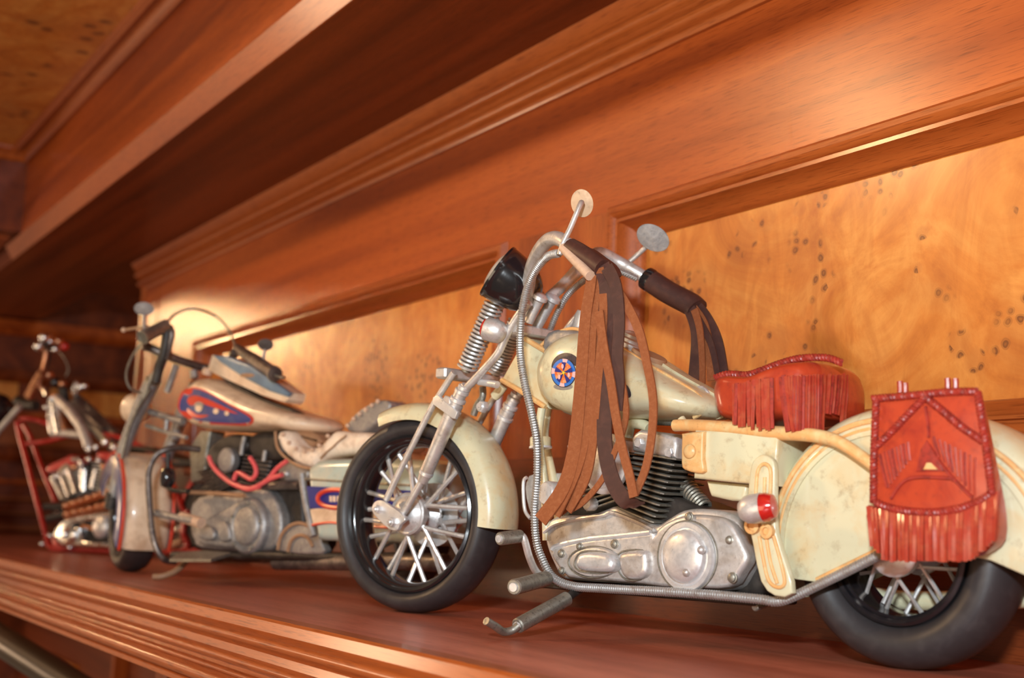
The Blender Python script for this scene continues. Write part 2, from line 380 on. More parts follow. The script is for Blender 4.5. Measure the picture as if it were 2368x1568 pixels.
def pillow(o, w0, w1, n=8, p=0.5, both=False, keep=0.0):
    """domed solid: outline shrinks to its middle while w grows"""
    if area2(o) < 0: o = o[::-1]
    cx = sum(a[0] for a in o) / len(o); cz = sum(a[1] for a in o) / len(o); rs = []
    lo = -n if both else 0
    mid = (w0 + w1) / 2 if both else w0; h = (w1 - w0) / 2 if both else (w1 - w0)
    for i in range(lo, n + 1):
        a = PI / 2 * i / n * 0.985; k = keep + (1 - keep) * math.cos(a) ** p
        rs.append([(cx + (q[0] - cx) * k, mid + h * math.sin(a), cz + (q[1] - cz) * k) for q in o])
    return rings(rs)
def ribbon(pts, width, thick, side, seg=1):
    """flat strap: pts centreline, side = width direction at each point or one"""
    pts = [V(p) for p in pts]; n = len(pts); vs = []; fs = []
    for i, p in enumerate(pts):
        t = (pts[min(n - 1, i + 1)] - pts[max(0, i - 1)]).normalized()
        s = V(side[i]) if isinstance(side, list) else V(side)
        s = (s - t * s.dot(t)).normalized(); q = t.cross(s)
        w = width[i] if isinstance(width, list) else width
        for a, b in ((-1, -1), (1, -1), (1, 1), (-1, 1)):
            vs.append(p + s * (w / 2 * a) + q * (thick / 2 * b))
    for i in range(n - 1):
        for k in range(4): fs.append((i * 4 + k, i * 4 + (k + 1) % 4, i * 4 + 4 + (k + 1) % 4, i * 4 + 4 + k))
    fs += [(3, 2, 1, 0), tuple(range(n * 4 - 4, n * 4))]
    return vs, fs
def plait(pts, r, pitch=0.004, seg=6):
    """two-strand twisted braid"""
    c = resample(catmull(pts, 8) if len(pts) > 2 else [V(p) for p in pts], pitch / 8); vs = []; fs = []
    for ph in (0, PI):
        q = []
        for i, p in enumerate(c):
            t = (c[min(len(c) - 1, i + 1)] - c[max(0, i - 1)]).normalized(); u = t.cross(Vector((0, 1, 0)))
            if u.length < 1e-4: u = t.cross(Vector((1, 0, 0)))
            u.normalize(); w = t.cross(u); a = 2 * PI * i / 8 + ph
            q.append(p + u * (r * 0.55 * math.cos(a)) + w * (r * 0.55 * math.sin(a)))
        a_, b_ = sweep(q, r * 0.62, seg); o = len(vs); vs += a_; fs += [tuple(k + o for k in f) for f in b_]
    return vs, fs
def arc_shell(cx, cz, R, a0, a1, prof, n=40, kx=1.0):
    """fender: prof = closed list of (w, dr) swept round the wheel centre"""
    vs = []; fs = []; m_ = len(prof)
    for i in range(n + 1):
        a = math.radians(a0 + (a1 - a0) * i / n)
        for (w, dr) in prof: vs.append((cx + (R + dr) * math.cos(a) * (kx if math.cos(a) < 0 else 1), w, cz + (R + dr) * math.sin(a)))
    for i in range(n):
        for k in range(m_): fs.append((i * m_ + k, i * m_ + (k + 1) % m_, (i + 1) * m_ + (k + 1) % m_, (i + 1) * m_ + k))
    fs += [tuple(range(m_))[::-1], tuple(range(n * m_, n * m_ + m_))]
    return vs, fs
def fender_prof(hw, drop, th=0.0012, n=9, p=2.6):
    """superelliptic arch"""
    top = []
    for i in range(n + 1):
        a = PI * i / n; c, s = math.cos(a), math.sin(a)
        top.append((hw * math.copysign(abs(c) ** (2 / p), c), drop * (abs(s) ** (2 / p)) - drop))
    inn = [(w * (1 - th / hw), d - (th if abs(w) < hw * 0.99 else 0)) for (w, d) in top[::-1]]
    return top + inn
def empty(name, loc, rz=0, label=None, cat=None, group=None):
    o = bpy.data.objects.new(name, None); C.objects.link(o); o.location = loc; o.rotation_euler = (0, 0, rz); o.empty_display_size = 0.05
    if label: o['label'] = label
    if cat: o['category'] = cat
    if group: o['group'] = group
    return o
def struct(o): o['kind'] = 'structure'; return o
def extrude_x(prof, x0, x1):
    """prof: closed (y, z) list"""
    n = len(prof); vs = [(x0, y, z) for y, z in prof] + [(x1, y, z) for y, z in prof]
    fs = [(k, (k + 1) % n, n + (k + 1) % n, n + k) for k in range(n)] + [tuple(range(n))[::-1], tuple(range(n, 2 * n))]
    return vs, fs
def extrude_y(prof, y0, y1):
    n = len(prof); vs = [(x, y0, z) for x, z in prof] + [(x, y1, z) for x, z in prof]
    fs = [(k, (k + 1) % n, n + (k + 1) % n, n + k) for k in range(n)] + [tuple(range(n))[::-1], tuple(range(n, 2 * n))]
    return vs, fs
def frame_sweep(x0, x1, z0, z1, prof):
    """mitred picture-frame moulding: prof = (inset, y) open list, closed at the back"""
    vs = []; fs = []; n = len(prof)
    for (sx, sz) in ((0, 0), (1, 0), (1, 1), (0, 1)):
        for (i, y) in prof:
            vs.append(((x1 - i) if sx else (x0 + i), y, (z1 - i) if sz else (z0 + i)))
    for c in range(4):
        d = (c + 1) % 4
        for k in range(n - 1): fs.append((c * n + k, d * n + k, d * n + k + 1, c * n + k + 1))
    return vs, fs
def halfround(y, z0, z1, dep, n=6):
    """bead points on a vertical face looking to -Y, from z0 to z1"""
    return [(y - dep * math.sin(PI * i / n), z0 + (z1 - z0) * (0.5 - 0.5 * math.cos(PI * i / n))) for i in range(n + 1)]

# ================================================================== SETTING
YW = 0.468
XR = 0.55          # right end, outside the frame
XL = -1.70         # end of this bay
# wall behind the shelf: boards round two burl panels
wall = struct(MB().add(box(XL, XR, YW + 0.016, YW + 0.05, -0.5, 0.60)).build('wall_back', 'mahogany'))
P1 = (-0.648, XR - 0.03, 0.094, 0.2485)     # right panel frame outside
P2 = (-1.4728, -0.777, 0.094, 0.2475)
b = MB().add(box(XL + 0.001, XR, YW, YW + 0.018, 0.2485, 0.385))
b.build('top_rail', 'mahogany', wall)
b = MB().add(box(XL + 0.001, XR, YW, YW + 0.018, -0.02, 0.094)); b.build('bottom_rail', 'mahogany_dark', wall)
for (a, c) in ((XL + 0.001, P2[0]), (P2[1], P1[0]), (P1[1], XR)):
    MB().add(box(a, c, YW + 0.0002, YW + 0.0182, 0.094, 0.2485)).build('stile', 'mahogany_up', wall)
for nme, P_ in (('panel_right', P1), ('panel_left', P2)):
    x0, x1, z0, z1 = P_
    x0 -= 0.003; x1 += 0.003; z0 -= 0.003; z1 += 0.003
    pr = [(0, YW), (0.0012, YW - 0.002), (0.003, YW - 0.0045), (0.006, YW - 0.005), (0.0085, YW - 0.0035), (0.0095, YW - 0.001), (0.0105, YW - 0.001),
          (0.011, YW - 0.003), (0.0125, YW - 0.003), (0.013, YW + 0.001), (0.016, YW + 0.006), (0.0195, YW + 0.0085), (0.0215, YW + 0.0125), (0.0215, YW + 0.0165)]
    MB().add(frame_sweep(x0, x1, z0, z1, pr)).build('panel_moulding', 'moulding', wall)
    MB().add(box(x0 + 0.02, x1 - 0.02, YW + 0.0135, YW + 0.0155, z0 + 0.02, z1 - 0.02)).build('burl_panel', 'burl', wall)
# corner post strips at the far end of the bay
MB().add(box(XL - 0.012, XL + 0.001, YW - 0.004, YW + 0.25, -0.5, 0.352)).build('corner_post', 'mahogany_up', wall)
MB().add(box(XL + 0.055, XL + 0.0585, YW - 0.0012, YW + 0.002, -0.02, 0.339)).build('corner_bead', 'moulding', wall)
# picture moulding under the soffit
zt, zb = 0.3745, 0.340
pr = [(YW + 0.002, zb), (YW - 0.003, zb), (YW - 0.004, zb + 0.003)] + halfround(YW - 0.005, zb + 0.004, zb + 0.0125, 0.0055) + \
     [(YW - 0.007, zb + 0.0135), (YW - 0.009, zb + 0.015)] + halfround(YW - 0.010, zb + 0.016, zb + 0.024, 0.0045) + \
     [(YW - 0.014, zb + 0.026), (YW - 0.020, zb + 0.0345), (YW + 0.002, zb + 0.0345)]
tr1 = struct(MB().add(extrude_x(pr, XL - 0.015, XR)).build('trim_1', 'moulding'))
# soffit and beam over the shelf
YB = 0.3135
beam = struct(MB().add(box(-1.757, XR, YB, YB + 0.02, 0.398, 0.60)).build('trim_2', 'mahogany'))
lip = [(YB - 0.0006, 0.3743), (YB - 0.0110, 0.3912), (YB - 0.0106, 0.3925), (YB + 0.004, 0.3985), (YB + 0.0045, 0.3985), (YB + 0.0008, 0.3743)]
MB().add(extrude_x(lip, -1.80, XR)).build('edge_band', 'moulding', beam)
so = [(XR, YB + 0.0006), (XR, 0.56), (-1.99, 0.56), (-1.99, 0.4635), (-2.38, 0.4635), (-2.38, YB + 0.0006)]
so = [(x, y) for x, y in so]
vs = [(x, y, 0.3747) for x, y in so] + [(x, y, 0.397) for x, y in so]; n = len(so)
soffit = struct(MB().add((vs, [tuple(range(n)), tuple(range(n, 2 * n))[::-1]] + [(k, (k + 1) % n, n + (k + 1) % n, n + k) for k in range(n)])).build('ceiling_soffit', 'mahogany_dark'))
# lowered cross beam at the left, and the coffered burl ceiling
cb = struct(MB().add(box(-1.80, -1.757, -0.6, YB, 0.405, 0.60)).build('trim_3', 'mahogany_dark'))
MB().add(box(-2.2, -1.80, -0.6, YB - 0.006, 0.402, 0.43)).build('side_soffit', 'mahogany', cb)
ceil = struct(MB().add(box(-1.757, XR, 0.02, YB, 0.512, 0.53)).build('ceiling', 'burl_ceiling'))
cm = [(YB, 0.512), (YB, 0.4995), (YB - 0.004, 0.498), (YB - 0.009, 0.502), (YB - 0.011, 0.508), (YB - 0.015, 0.5085), (YB - 0.020, 0.5045), (YB - 0.025, 0.508), (YB - 0.026, 0.512)]
MB().add(extrude_x(cm, -1.757, XR)).build('ceiling_moulding', 'moulding', ceil)
cm2 = [(-1.757 - (y - YB), z) for y, z in cm]
MB().add(extrude_y(cm2, 0.02, YB)).build('ceiling_moulding', 'moulding', ceil)

# the shelf with its stepped nosing
YS = 0.2345
shelf = empty('display_shelf', (0, 0, 0), 0, 'long reddish mahogany shelf with a ribbed front edge carrying the model motorcycles', 'shelf')
MB().add(box(-2.45, XR, YS + 0.004, 0.80, -0.018, 0.0)).build('shelf_board', 'shelf_top', shelf)
pr = [(YS + 0.012, 0.0), (YS + 0.0012, 0.0004), (YS, -0.0008)]
pr += [(YS - 0.0006, -0.0058), (YS - 0.0045, -0.0070)]
def bead(y, z, r, a0=80, a1=-80, n=7): return [(y - r * math.cos(math.radians(a0 + (a1 - a0) * i / n)), z + r * math.sin(math.radians(a0 + (a1 - a0) * i / n))) for i in range(n + 1)]
pr += bead(YS - 0.0055, -0.0098, 0.0026) + [(YS - 0.0045, -0.0145), (YS - 0.0052, -0.0182)]
pr += bead(YS - 0.0075, -0.0208, 0.0022) + [(YS - 0.007, -0.0236), (YS - 0.008, -0.0252)] + bead(YS - 0.0092, -0.0268, 0.0013)
pr += bead(YS - 0.0098, -0.0322, 0.0036) + [(YS - 0.009, -0.0362), (YS - 0.0105, -0.0372), (YS - 0.0105, -0.0398), (YS + 0.03, -0.0398), (YS + 0.03, -0.004), (YS + 0.012, -0.004)]
MB().add(extrude_x(pr[::-1], -2.45, XR)).build('ribbed_edge', 'moulding', shelf, 35)

# far-left neighbouring unit: dark panelling with horizontal mouldings; lighter wood paints in highlights
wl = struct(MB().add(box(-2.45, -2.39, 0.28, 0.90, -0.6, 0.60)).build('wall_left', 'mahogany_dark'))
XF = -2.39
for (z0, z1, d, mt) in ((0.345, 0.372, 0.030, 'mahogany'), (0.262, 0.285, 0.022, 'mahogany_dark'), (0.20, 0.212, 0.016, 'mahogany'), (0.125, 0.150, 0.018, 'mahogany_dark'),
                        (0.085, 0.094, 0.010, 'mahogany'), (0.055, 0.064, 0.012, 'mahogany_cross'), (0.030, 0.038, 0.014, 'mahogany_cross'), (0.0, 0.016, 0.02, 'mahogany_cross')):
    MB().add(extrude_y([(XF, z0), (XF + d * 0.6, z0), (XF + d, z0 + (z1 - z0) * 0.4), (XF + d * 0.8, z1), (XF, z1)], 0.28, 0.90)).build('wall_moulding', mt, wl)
MB().add(box(XF, XF + 0.004, 0.30, 0.445, 0.215, 0.262)).build('highlight_inlay', 'burl', wl)  # bright veneer put here in place of an orange highlight on the panelling
MB().add(box(XF, XF + 0.004, 0.50, 0.64, 0.215, 0.258)).build('highlight_inlay', 'burl', wl)
MB().add(box(XF, XF + 0.004, 0.30, 0.62, 0.152, 0.198)).build('highlight_inlay', 'mahogany_cross', wl)
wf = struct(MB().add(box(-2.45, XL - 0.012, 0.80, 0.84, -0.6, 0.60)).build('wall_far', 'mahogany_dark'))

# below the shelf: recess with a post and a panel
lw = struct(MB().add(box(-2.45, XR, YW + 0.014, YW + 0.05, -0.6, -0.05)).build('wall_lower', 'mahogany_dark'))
q = on_y(430, 1560, 0.32)
post = struct(MB().add(box(q.x - 0.012, q.x + 0.012, 0.30, YW + 0.014, -0.6, -0.018, 0.002)).build('trim_4', 'mahogany_up'))
q1, q2 = on_y(95, 1508, YW), on_y(150, 1560, YW)
MB().add(box(q1.x, q2.x + 0.02, YW + 0.006, YW + 0.014, q2.z - 0.1, q1.z)).build('lower_inlay', 'burl', lw)
ra, rb = on_x(-60, 1440, -1.25), on_x(330, 1690, -0.95)
rail = MB().add(sweep([ra, ra.lerp(rb, .33), ra.lerp(rb, .66), rb], 0.0125, 20)).build('padded_rail', 'dark_rail')
rail['label'] = 'dark brown rounded rail under the shelf in the lower left corner'; rail['category'] = 'rail'

# ================================================================== MOTORCYCLES
class Frame:
    """a bike's own axes: x forward, y to its left side, z up"""
    def __init__(s, rear, front, sink=0.0):
        s.o = Vector((rear[0], rear[1], 0)); d = Vector((front[0] - rear[0], front[1] - rear[1], 0))
        s.L = d.length; s.a = math.atan2(d.y, d.x); s.m = Matrix.Rotation(-s.a, 3, 'Z')
        s.c = s.m @ (CAM - s.o)
    def __call__(s, x, y, w=0.0):
        d = s.m @ wray(x, y); return s.c + d * ((w - s.c.y) / d.y)
    def o2(s, pts, w): return [(q.x, q.z) for q in (s(x, y, w) for x, y in pts)]
    def line(s, pts, w=0.0): return [s(p[0], p[1], p[2] if len(p) > 2 else w) for p in pts]
    def px(s, w, at=(1184, 1100)):      # metres per pixel of height near a point
        a, b = s(at[0], at[1], w), s(at[0], at[1] + 10, w); return (a - b).length / 10

def wheel(name, parent, c, R, rim, hw, nsp=16, yaw=0.0, hub_r=0.009, hub_hw=0.008, tyre='rubber', rimm='black_gloss', spoke='silver', sr=0.00095, disc=True, label=None, spin=0.0):
    """wire-spoked wheel standing at c (axle along local y), with tyre, rim, hub and crossed spokes"""
    w = empty(name, c); w.parent = parent; w.rotation_euler = (0, 0, yaw)
    ax = (0, 1, 0)
    n = 14; pr = []
    rm = (R + rim) / 2; rh = (R - rim) / 2
    for i in range(n + 1):                       # tyre section
        a = -PI / 2 - 1.15 + (PI + 2.3) * i / n
        pr.append((rm + rh * math.sin(a + PI / 2) if False else rm + rh * math.cos(a + 0) * 1.0, hw * math.sin(a)))
    pr = [(rm + rh * math.cos(t), hw * abs(math.sin(t)) ** 0.85 * (1 if math.sin(t) > 0 else -1)) for t in [(-PI * 0.93 + 2 * PI * 0.93 * i / 20) for i in range(21)]]
    pr = [(r, h) for r, h in pr]
    MB().add(lathe(pr + [(rim + 0.0004, 0.0)] if False else pr, (0, 0, 0), ax, 72, cap=False)).build('tyre', tyre, w, 60)
    ri = rim * 0.90; k = hw * 0.80
    pr = [(rim + 0.0016, -k), (rim + 0.0004, -k - 0.0008), (rim - 0.0008, -k), (rim - 0.0012, -k * 0.86), (rim - 0.0022, -k * 0.80), (ri + 0.0008, -k * 0.62), (ri, -k * 0.35), (ri, k * 0.35),
          (ri + 0.0008, k * 0.62), (rim - 0.0022, k * 0.80), (rim - 0.0012, k * 0.86), (rim - 0.0008, k), (rim + 0.0004, k + 0.0008), (rim + 0.0016, k), (rim + 0.002, 0), (rim + 0.0016, -k)]
    MB().add(lathe(pr, (0, 0, 0), ax, 72, cap=False)).build('rim', rimm, w, 30)
    h = MB().add(lathe([(0.003, -hub_hw - 0.002), (0.0045, -hub_hw), (hub_r, -hub_hw), (hub_r, -hub_hw + 0.0016), (hub_r * 0.55, -hub_hw * 0.4), (hub_r * 0.55, hub_hw * 0.4),
                        (hub_r, hub_hw - 0.0016), (hub_r, hub_hw), (0.0045, hub_hw), (0.003, hub_hw + 0.002)], (0, 0, 0), ax, 28))
    h.build('hub', spoke, w)
    for side in (-1, 1):
        for i in range(nsp):
            a = 2 * PI * (i + (0.5 if side > 0 else 0.0)) / nsp + spin; tw = 0.42 * (1 if i % 2 else -1)
            p = (hub_r * 0.93 * math.cos(a - tw), side * (hub_hw - 0.0008), hub_r * 0.93 * math.sin(a - tw))
            q_ = (ri * 1.005 * math.cos(a + tw * 0.12), side * hw * 0.12, ri * 1.005 * math.sin(a + tw * 0.12))
            pv, qv = V(p), V(q_)
            MB().add(sweep([pv, pv.lerp(qv, .1), pv.lerp(qv, .85), qv], [sr, sr, sr, sr * 1.1], 7)).build('spoke', spoke, w)
    return w
def decal(bvh, outline, off, name, mat, parent, F, w, thick=0.0004, n=2):
    """thin patch laid on the curved side of a body"""
    ring = smooth2(outline, n) if n > 1 else outline
    cx = sum(a[0] for a in ring) / len(ring); cy = sum(a[1] for a in ring) / len(ring)
    vs = []; m_ = len(ring); K = 5
    def drop(x, y):
        p = F(x, y, w); d = p - F.c; L = d.length; d.normalize()
        h = bvh.ray_cast(F.c, d, L * 2)
        if h[0] is None: return p
        return h[0] - d * off
    for k in range(1, K + 1):
        for (x, y) in ring: vs.append(drop(cx + (x - cx) * k / K, cy + (y - cy) * k / K))
    vs.append(drop(cx, cy)); c = len(vs) - 1; fs = []
    for k in range(K - 1):
        for i in range(m_): fs.append((k * m_ + i, k * m_ + (i + 1) % m_, (k + 1) * m_ + (i + 1) % m_, (k + 1) * m_ + i))
    for i in range(m_): fs.append((c, (i + 1) % m_, i))
    return MB().add((vs, fs)).build(name, mat, parent, 60)
def bvh_of(o):
    me = o.data; return BVHTree.FromPolygons([v.co for v in me.vertices], [list(p.vertices) for p in me.polygons])
def circ(cx, cy, rx, ry, n=24, a0=0, a1=360):
    return [(cx + rx * math.cos(math.radians(a0 + (a1 - a0) * i / n)), cy + ry * math.sin(math.radians(a0 + (a1 - a0) * i / n))) for i in range(n + (0 if a1 - a0 == 360 else 1))]

# ------------------------------------------------------------------ the cream motorcycle
F1 = Frame((-0.353, 0.404), (-0.6269, 0.3362))
b1 = empty('model_motorcycle', F1.o, F1.a, 'cream model motorcycle with red fringed leather seat and saddlebag, nearest on the shelf', 'model motorcycle', 'model motorcycles on the shelf')
g = F1
LAT = (0, 1, 0)
def ftube(pts, r, name, mat, par=b1, w=0.0, seg=12, n=6, F=None):
    return MB().add(tube((F or g).line(pts, w), r, seg, n)).build(name, mat, par)
# front wheel, steered a little to the left
fc = g(967, 1195, 0.0); RF = 0.0532; fc.z = RF
YAW = math.radians(10.5)
fw = wheel('front_wheel', b1, fc, RF, RF * 0.77, 0.0122, 12, YAW, 0.0098, 0.0085, sr=0.0013, spin=0.1)
RY = Matrix.Rotation(YAW, 3, 'Z')
def fwp(dx, w, dz): return fc + RY @ Vector((dx, w, dz))
# brake drum on the near side and disc on the far side
MB().add(lathe([(0.0108, 0.006), (0.0116, 0.0065), (0.0116, 0.0100), (0.0108, 0.0108), (0.0098, 0.0104), (0.0090, 0.0112), (0.0060, 0.0135), (0.002, 0.0142)], (0, 0, 0), LAT, 36)).build('brake_drum', 'silver', fw)
MB().add(lathe([(0.0178, -0.0125), (0.0178, -0.0135), (0.0045, -0.0138)], (0, 0, 0), LAT, 36)).build('brake_disc', 'silver_bright', fw)
# front fender
a_f = 112
fp = fender_prof(0.0150, 0.0105)
sh = arc_shell(0, 0, RF + 0.0083, -6, a_f, fp, 46)
fe = MB().add(([tuple(fc + RY @ Vector((-x, y, z))) for x, y, z in sh[0]], sh[1])).build('front_fender', 'cream', b1, 50)
# girder fork, both sides
fork = MB()
for sd in (1, -1):
    dw = 0.0215 * sd if sd > 0 else -0.0190
    W = 0.019
    base = g.line([(916, 1205), (937, 1180), (978, 1108)], W)
    rear_leg = g.line([(976, 1114), (984, 1098), (1043, 960), (1054, 935)], W)
    slv = g.line([(1054, 935), (1064, 912), (1078, 892)], W)
    up = g.line([(1078, 898), (1090, 886), (1120, 854), (1151, 818), (1166, 787), (1183, 754), (1203, 724), (1224, 700)], W)
    fr = g.line([(893, 1156), (937, 1064), (995, 950), (1018, 911), (1050, 862)], W)
    def mv(L_): return [p if sd > 0 else Vector((p.x, p.y - 0.039, p.z)) for p in L_]
    nm = 'fork_leg'
    MB().add(tube(mv(base), 0.0019, 12)).add(sweep(mv(rear_leg), [0.0027, 0.0036, 0.0040, 0.0042], 14)).add(sweep(mv(slv), [0.0036, 0.0034, 0.0026], 14)).add(tube(mv(up), 0.0021, 12)).build(nm, 'silver', b1)
    MB().add(tube(mv(fr), 0.0018, 12)).build('spring_rod', 'silver', b1)
    # clamp rings on the sleeve
    for (x, y, r) in ((1047, 952, .0046), (1059, 925, .0043), (1068, 906, .0039), (1074, 897, .0035), (986, 1094, .0039)):
        p = mv([g(x, y, W)])[0]; d = (g(1064, 912, W) - g(1043, 960, W)).normalized()
        MB().add(lathe([(r - .0006, -.0012), (r, -.0008), (r, .0008), (r - .0006, .0012)], p, d, 18)).build('clamp_ring', 'silver_bright', b1)
    # leading link and its two nuts
    lk = smooth2(g.o2([(866, 1163), (878, 1157), (892, 1162), (938, 1196), (926, 1214), (918, 1227), (899, 1222), (870, 1194), (862, 1178)], 0.0215), 3)
    y0, y1 = (0.0195, 0.0222) if sd > 0 else (-0.0222, -0.0195)
    MB().add(prism(lk, y0, y1, 0.0005, both=True)).build('leading_link', 'silver_bright', b1)
    for (x, y, r) in ((879, 1178, .0023), (912, 1208, .0027)):
        p = g(x, y, 0.022); p.y = y1 if sd > 0 else y0
        MB().add(hexnut(p, (0, sd, 0), r, 0.0026)).add(cyl(p, p + Vector((0, sd * 0.0042, 0)), r * 0.55, 14, 0.0004)).build('axle_nut', 'silver_bright', b1)
# axle, brace plate, spring bottom plate
MB().add(cyl(fc + Vector((0.006, 0.021, 0)), fc + Vector((-0.006, -0.021, 0)), 0.002, 14)).build('axle', 'steel_dark', b1)
MB().add(prism(g.o2([(1003, 919), (1014, 914), (1060, 953), (1054, 969), (1048, 968), (1003, 935)], 0.023), 0.0215, 0.0238, 0.0004, both=True)).build('brace_plate', 'silver_bright', b1)
p = g(1044, 934, 0.0225); MB().add(hexnut(g(1036, 930, 0.0215), (0, 1, 0), 0.0035, 0.0018)).build('brace_nut', 'silver', b1)
a, c = g(1062, 862, 0.022), g(1098, 868, -0.02)
MB().add(box(g(1084, 868, 0).x - 0.004, g(1084, 868, 0).x + 0.004, -0.021, 0.021, g(1080, 872, 0).z - 0.0028, g(1080, 872, 0).z + 0.0028, 0.0008)).build('spring_plate', 'silver', b1)
# coil springs
for (bx, by, tx, ty, w, r) in ((1080, 851, 1146, 698, 0.0115, 0.0050), (1147, 862, 1196, 745, -0.0115, 0.0046)):
    A, B = g(bx, by, w), g(tx, ty, w)
    MB().add(helix(A, B, r, 0.00078, 17)).build('fork_spring', 'silver', b1)
    MB().add(cyl(A - (B - A) * 0.05, B + (B - A) * 0.03, r * 0.52, 14)).build('damper_rod', 'steel_dark', b1)
ftube([(1147, 700), (1152, 690), (1163, 688), (1184, 696), (1207, 708)], 0.0024, 'top_link', 'silver', w=0.011)
ftube([(1194, 742), (1200, 736), (1212, 735), (1225, 742)], 0.0021, 'top_link', 'silver', w=-0.011)
# steering stem, risers and clamp bolts
ftube([(1214, 742), (1240, 690), (1250, 676)], 0.0030, 'steering_stem', 'silver', w=0.0)
for (ax_, ay_, bx_, by_, w) in ((1222, 745, 1247, 692, 0.010), (1237, 765, 1277, 694, -0.004)):
    ftube([(ax_, ay_), ((ax_ + bx_) / 2, (ay_ + by_) / 2), (bx_, by_)], 0.0027, 'bar_riser', 'silver', w=w)
    q = g(bx_, by_, w); d = (q - g(ax_, ay_, w)).normalized()
    MB().add(lathe([(0.0028, -0.001), (0.0042, 0), (0.0040, 0.0018), (0.0024, 0.003)], q, d, 16)).build('riser_nut', 'silver_bright', b1)
MB().add(box(g(1230, 770, 0).x - 0.008, g(1230, 770, 0).x + 0.008, -0.018, 0.018, g(1230, 772, 0).z - 0.0025, g(1230, 772, 0).z + 0.0025, 0.0008)).build('fork_yoke', 'silver', b1)
# headlight shell
hc = g(1182, 650, 0.016)
to_c = (g.c - hc).normalized()
# axis: left and up in the picture, a touch away from the viewer
e1 = (g(1182 - 81, 650 - 58, 0.016) - hc); e1 = (e1 - to_c * e1.dot(to_c)).normalized(); axh = (e1 - to_c * 0.10).normalized()
MB().add(lathe([(0.001, -0.0172), (0.0040, -0.0167), (0.0074, -0.0150), (0.0104, -0.0120), (0.0124, -0.0085), (0.0136, -0.0045), (0.0143, 0.0), (0.0147, 0.0045), (0.0149, 0.0072), (0.0153, 0.0078), (0.0151, 0.0090), (0.0140, 0.0088)], hc, axh, 56, cap=True)).build('headlight_shell', 'black_gloss', b1)
MB().add(lathe([(0.0134, 0.0085), (0.009, 0.0108), (0.003, 0.0118)], hc, axh, 32)).build('headlight_glass', 'glass', b1)
ftube([(1205, 708), (1200, 692), (1192, 676)], 0.0028, 'headlight_bracket', 'steel_dark', w=0.014)
# bullet turn signals on the fork
sc_ = g(1143, 765, 0.024); ax2 = (g(1098, 750, 0.029) - sc_).normalized()
MB().add(lathe([(0.001, -0.0068), (0.0036, -0.0060), (0.0056, -0.0036), (0.0062, 0.0), (0.0060, 0.0044), (0.0054, 0.005)], sc_, ax2, 24)).build('turn_signal', 'silver', b1)
MB().add(lathe([(0.0052, 0.0046), (0.0044, 0.0062), (0.002, 0.0072)], sc_, ax2, 20)).build('signal_lens', 'red_lens', b1)
ftube([(1150, 772, .022), (1172, 782, .018)], 0.0016, 'signal_stalk', 'silver')
# handlebar : near side
hb = [(1222, 700, .012), (1221, 670, .016), (1229, 622, .022), (1246, 582, .030), (1266, 557, .036), (1286, 551, .040), (1306, 560, .043), (1340, 588, .046), (1392, 622, .048)]
HB = MB().add(tube(g.line(hb), [0.0030, 0.0033, 0.0035, 0.0035, 0.0035, 0.0035, 0.0034, 0.003, 0.003], 14, 8))
hbr = [(1270, 688, -.004), (1302, 660, -.012), (1338, 624, -.020), (1372, 592, -.030), (1392, 587, -.036), (1424, 603, -.044), (1462, 624, -.050), (1502, 648, -.056)]
HB.add(tube(g.line(hbr), [0.0029, 0.0032, 0.0036, 0.0036, 0.0035, 0.0035, 0.0034, 0.0034], 14, 8))
HB.build('handlebar', 'silver', b1)
gr = g.line([(1300, 562, .044), (1345, 588, .0465), (1395, 622, .0485)])
MB().add(tube([gr[0].lerp(gr[1], .45), gr[1], gr[2]], 0.0046, 14)).build('left_grip', 'brown_leather', b1)
ftube([(1303, 573, .0475), (1335, 607, .0505), (1365, 638, .053)], 0.0024, 'clutch_lever', 'bone')
g2 = g.line([(1502, 648, -.056), (1545, 676, -.058), (1598, 704, -.060), (1612, 716, -.060)])
MB().add(tube(g2, 0.0061, 16)).build('right_grip', 'brown_leather', b1)
d = (g2[1] - g2[0]).normalized()
MB().add(lathe([(0.0034, -0.003), (0.0062, -0.0024), (0.0064, 0.0005), (0.006, 0.002)], g2[0], d, 20)).build('grip_collar', 'black_gloss', b1)
# mirrors
def mirror(cx, cy, ax_, ay_, tilt, w, stem, mat, F=g, par=b1, nm='mirror', depth=0.3):
    c_ = F(cx, cy, w); ex = F(cx + 10, cy, w) - c_; vw = (F.c - c_).normalized()
    ri_ = (ex - vw * ex.dot(vw)); mp = ri_.length / 10; ri_.normalize(); up_ = ri_.cross(vw) * -1
    if up_.z < 0: up_ = -up_
    t = math.radians(tilt); u = ri_ * math.cos(t) + up_ * math.sin(t); v_ = up_ * math.cos(t) - ri_ * math.sin(t)
    vs = []; fs = []; K = 30
    for (sc, off) in ((0.0, -0.0012), (0.9, -0.0008), (1.0, 0.0), (0.985, 0.0008), (0.0, 0.0011)):
        for k in range(K):
            a = 2 * PI * k / K
            # tilt about the long axis so that the disc is a real round plate seen obliquely
            vs.append(c_ + (u * (ax_ * mp * math.cos(a)) + v_ * (ay_ * mp * math.sin(a)) + vw * (ay_ * mp * depth * math.sin(a))) * max(sc, 0.001) + vw * off)
    for i in range(4):
        for k in range(K): fs.append((i * K + k, i * K + (k + 1) % K, (i + 1) * K + (k + 1) % K, (i + 1) * K + k))
    m_ = empty(nm, (0, 0, 0)); m_.parent = par
    MB().add((vs, fs)).build('mirror_disc', mat, m_)
    MB().add(tube(stem, 0.0014 if F is g else 0.0011, 10)).build('mirror_stem', 'silver' if F is g else 'grey_metal', m_)
mirror(1346, 470, 33, 26, 100, 0.036, g.line([(1345, 468, .040), (1340, 478, .042), (1318, 530, .045), (1303, 560, .047), (1294, 589, .048)]), 'peach_reflection', depth=-0.2)
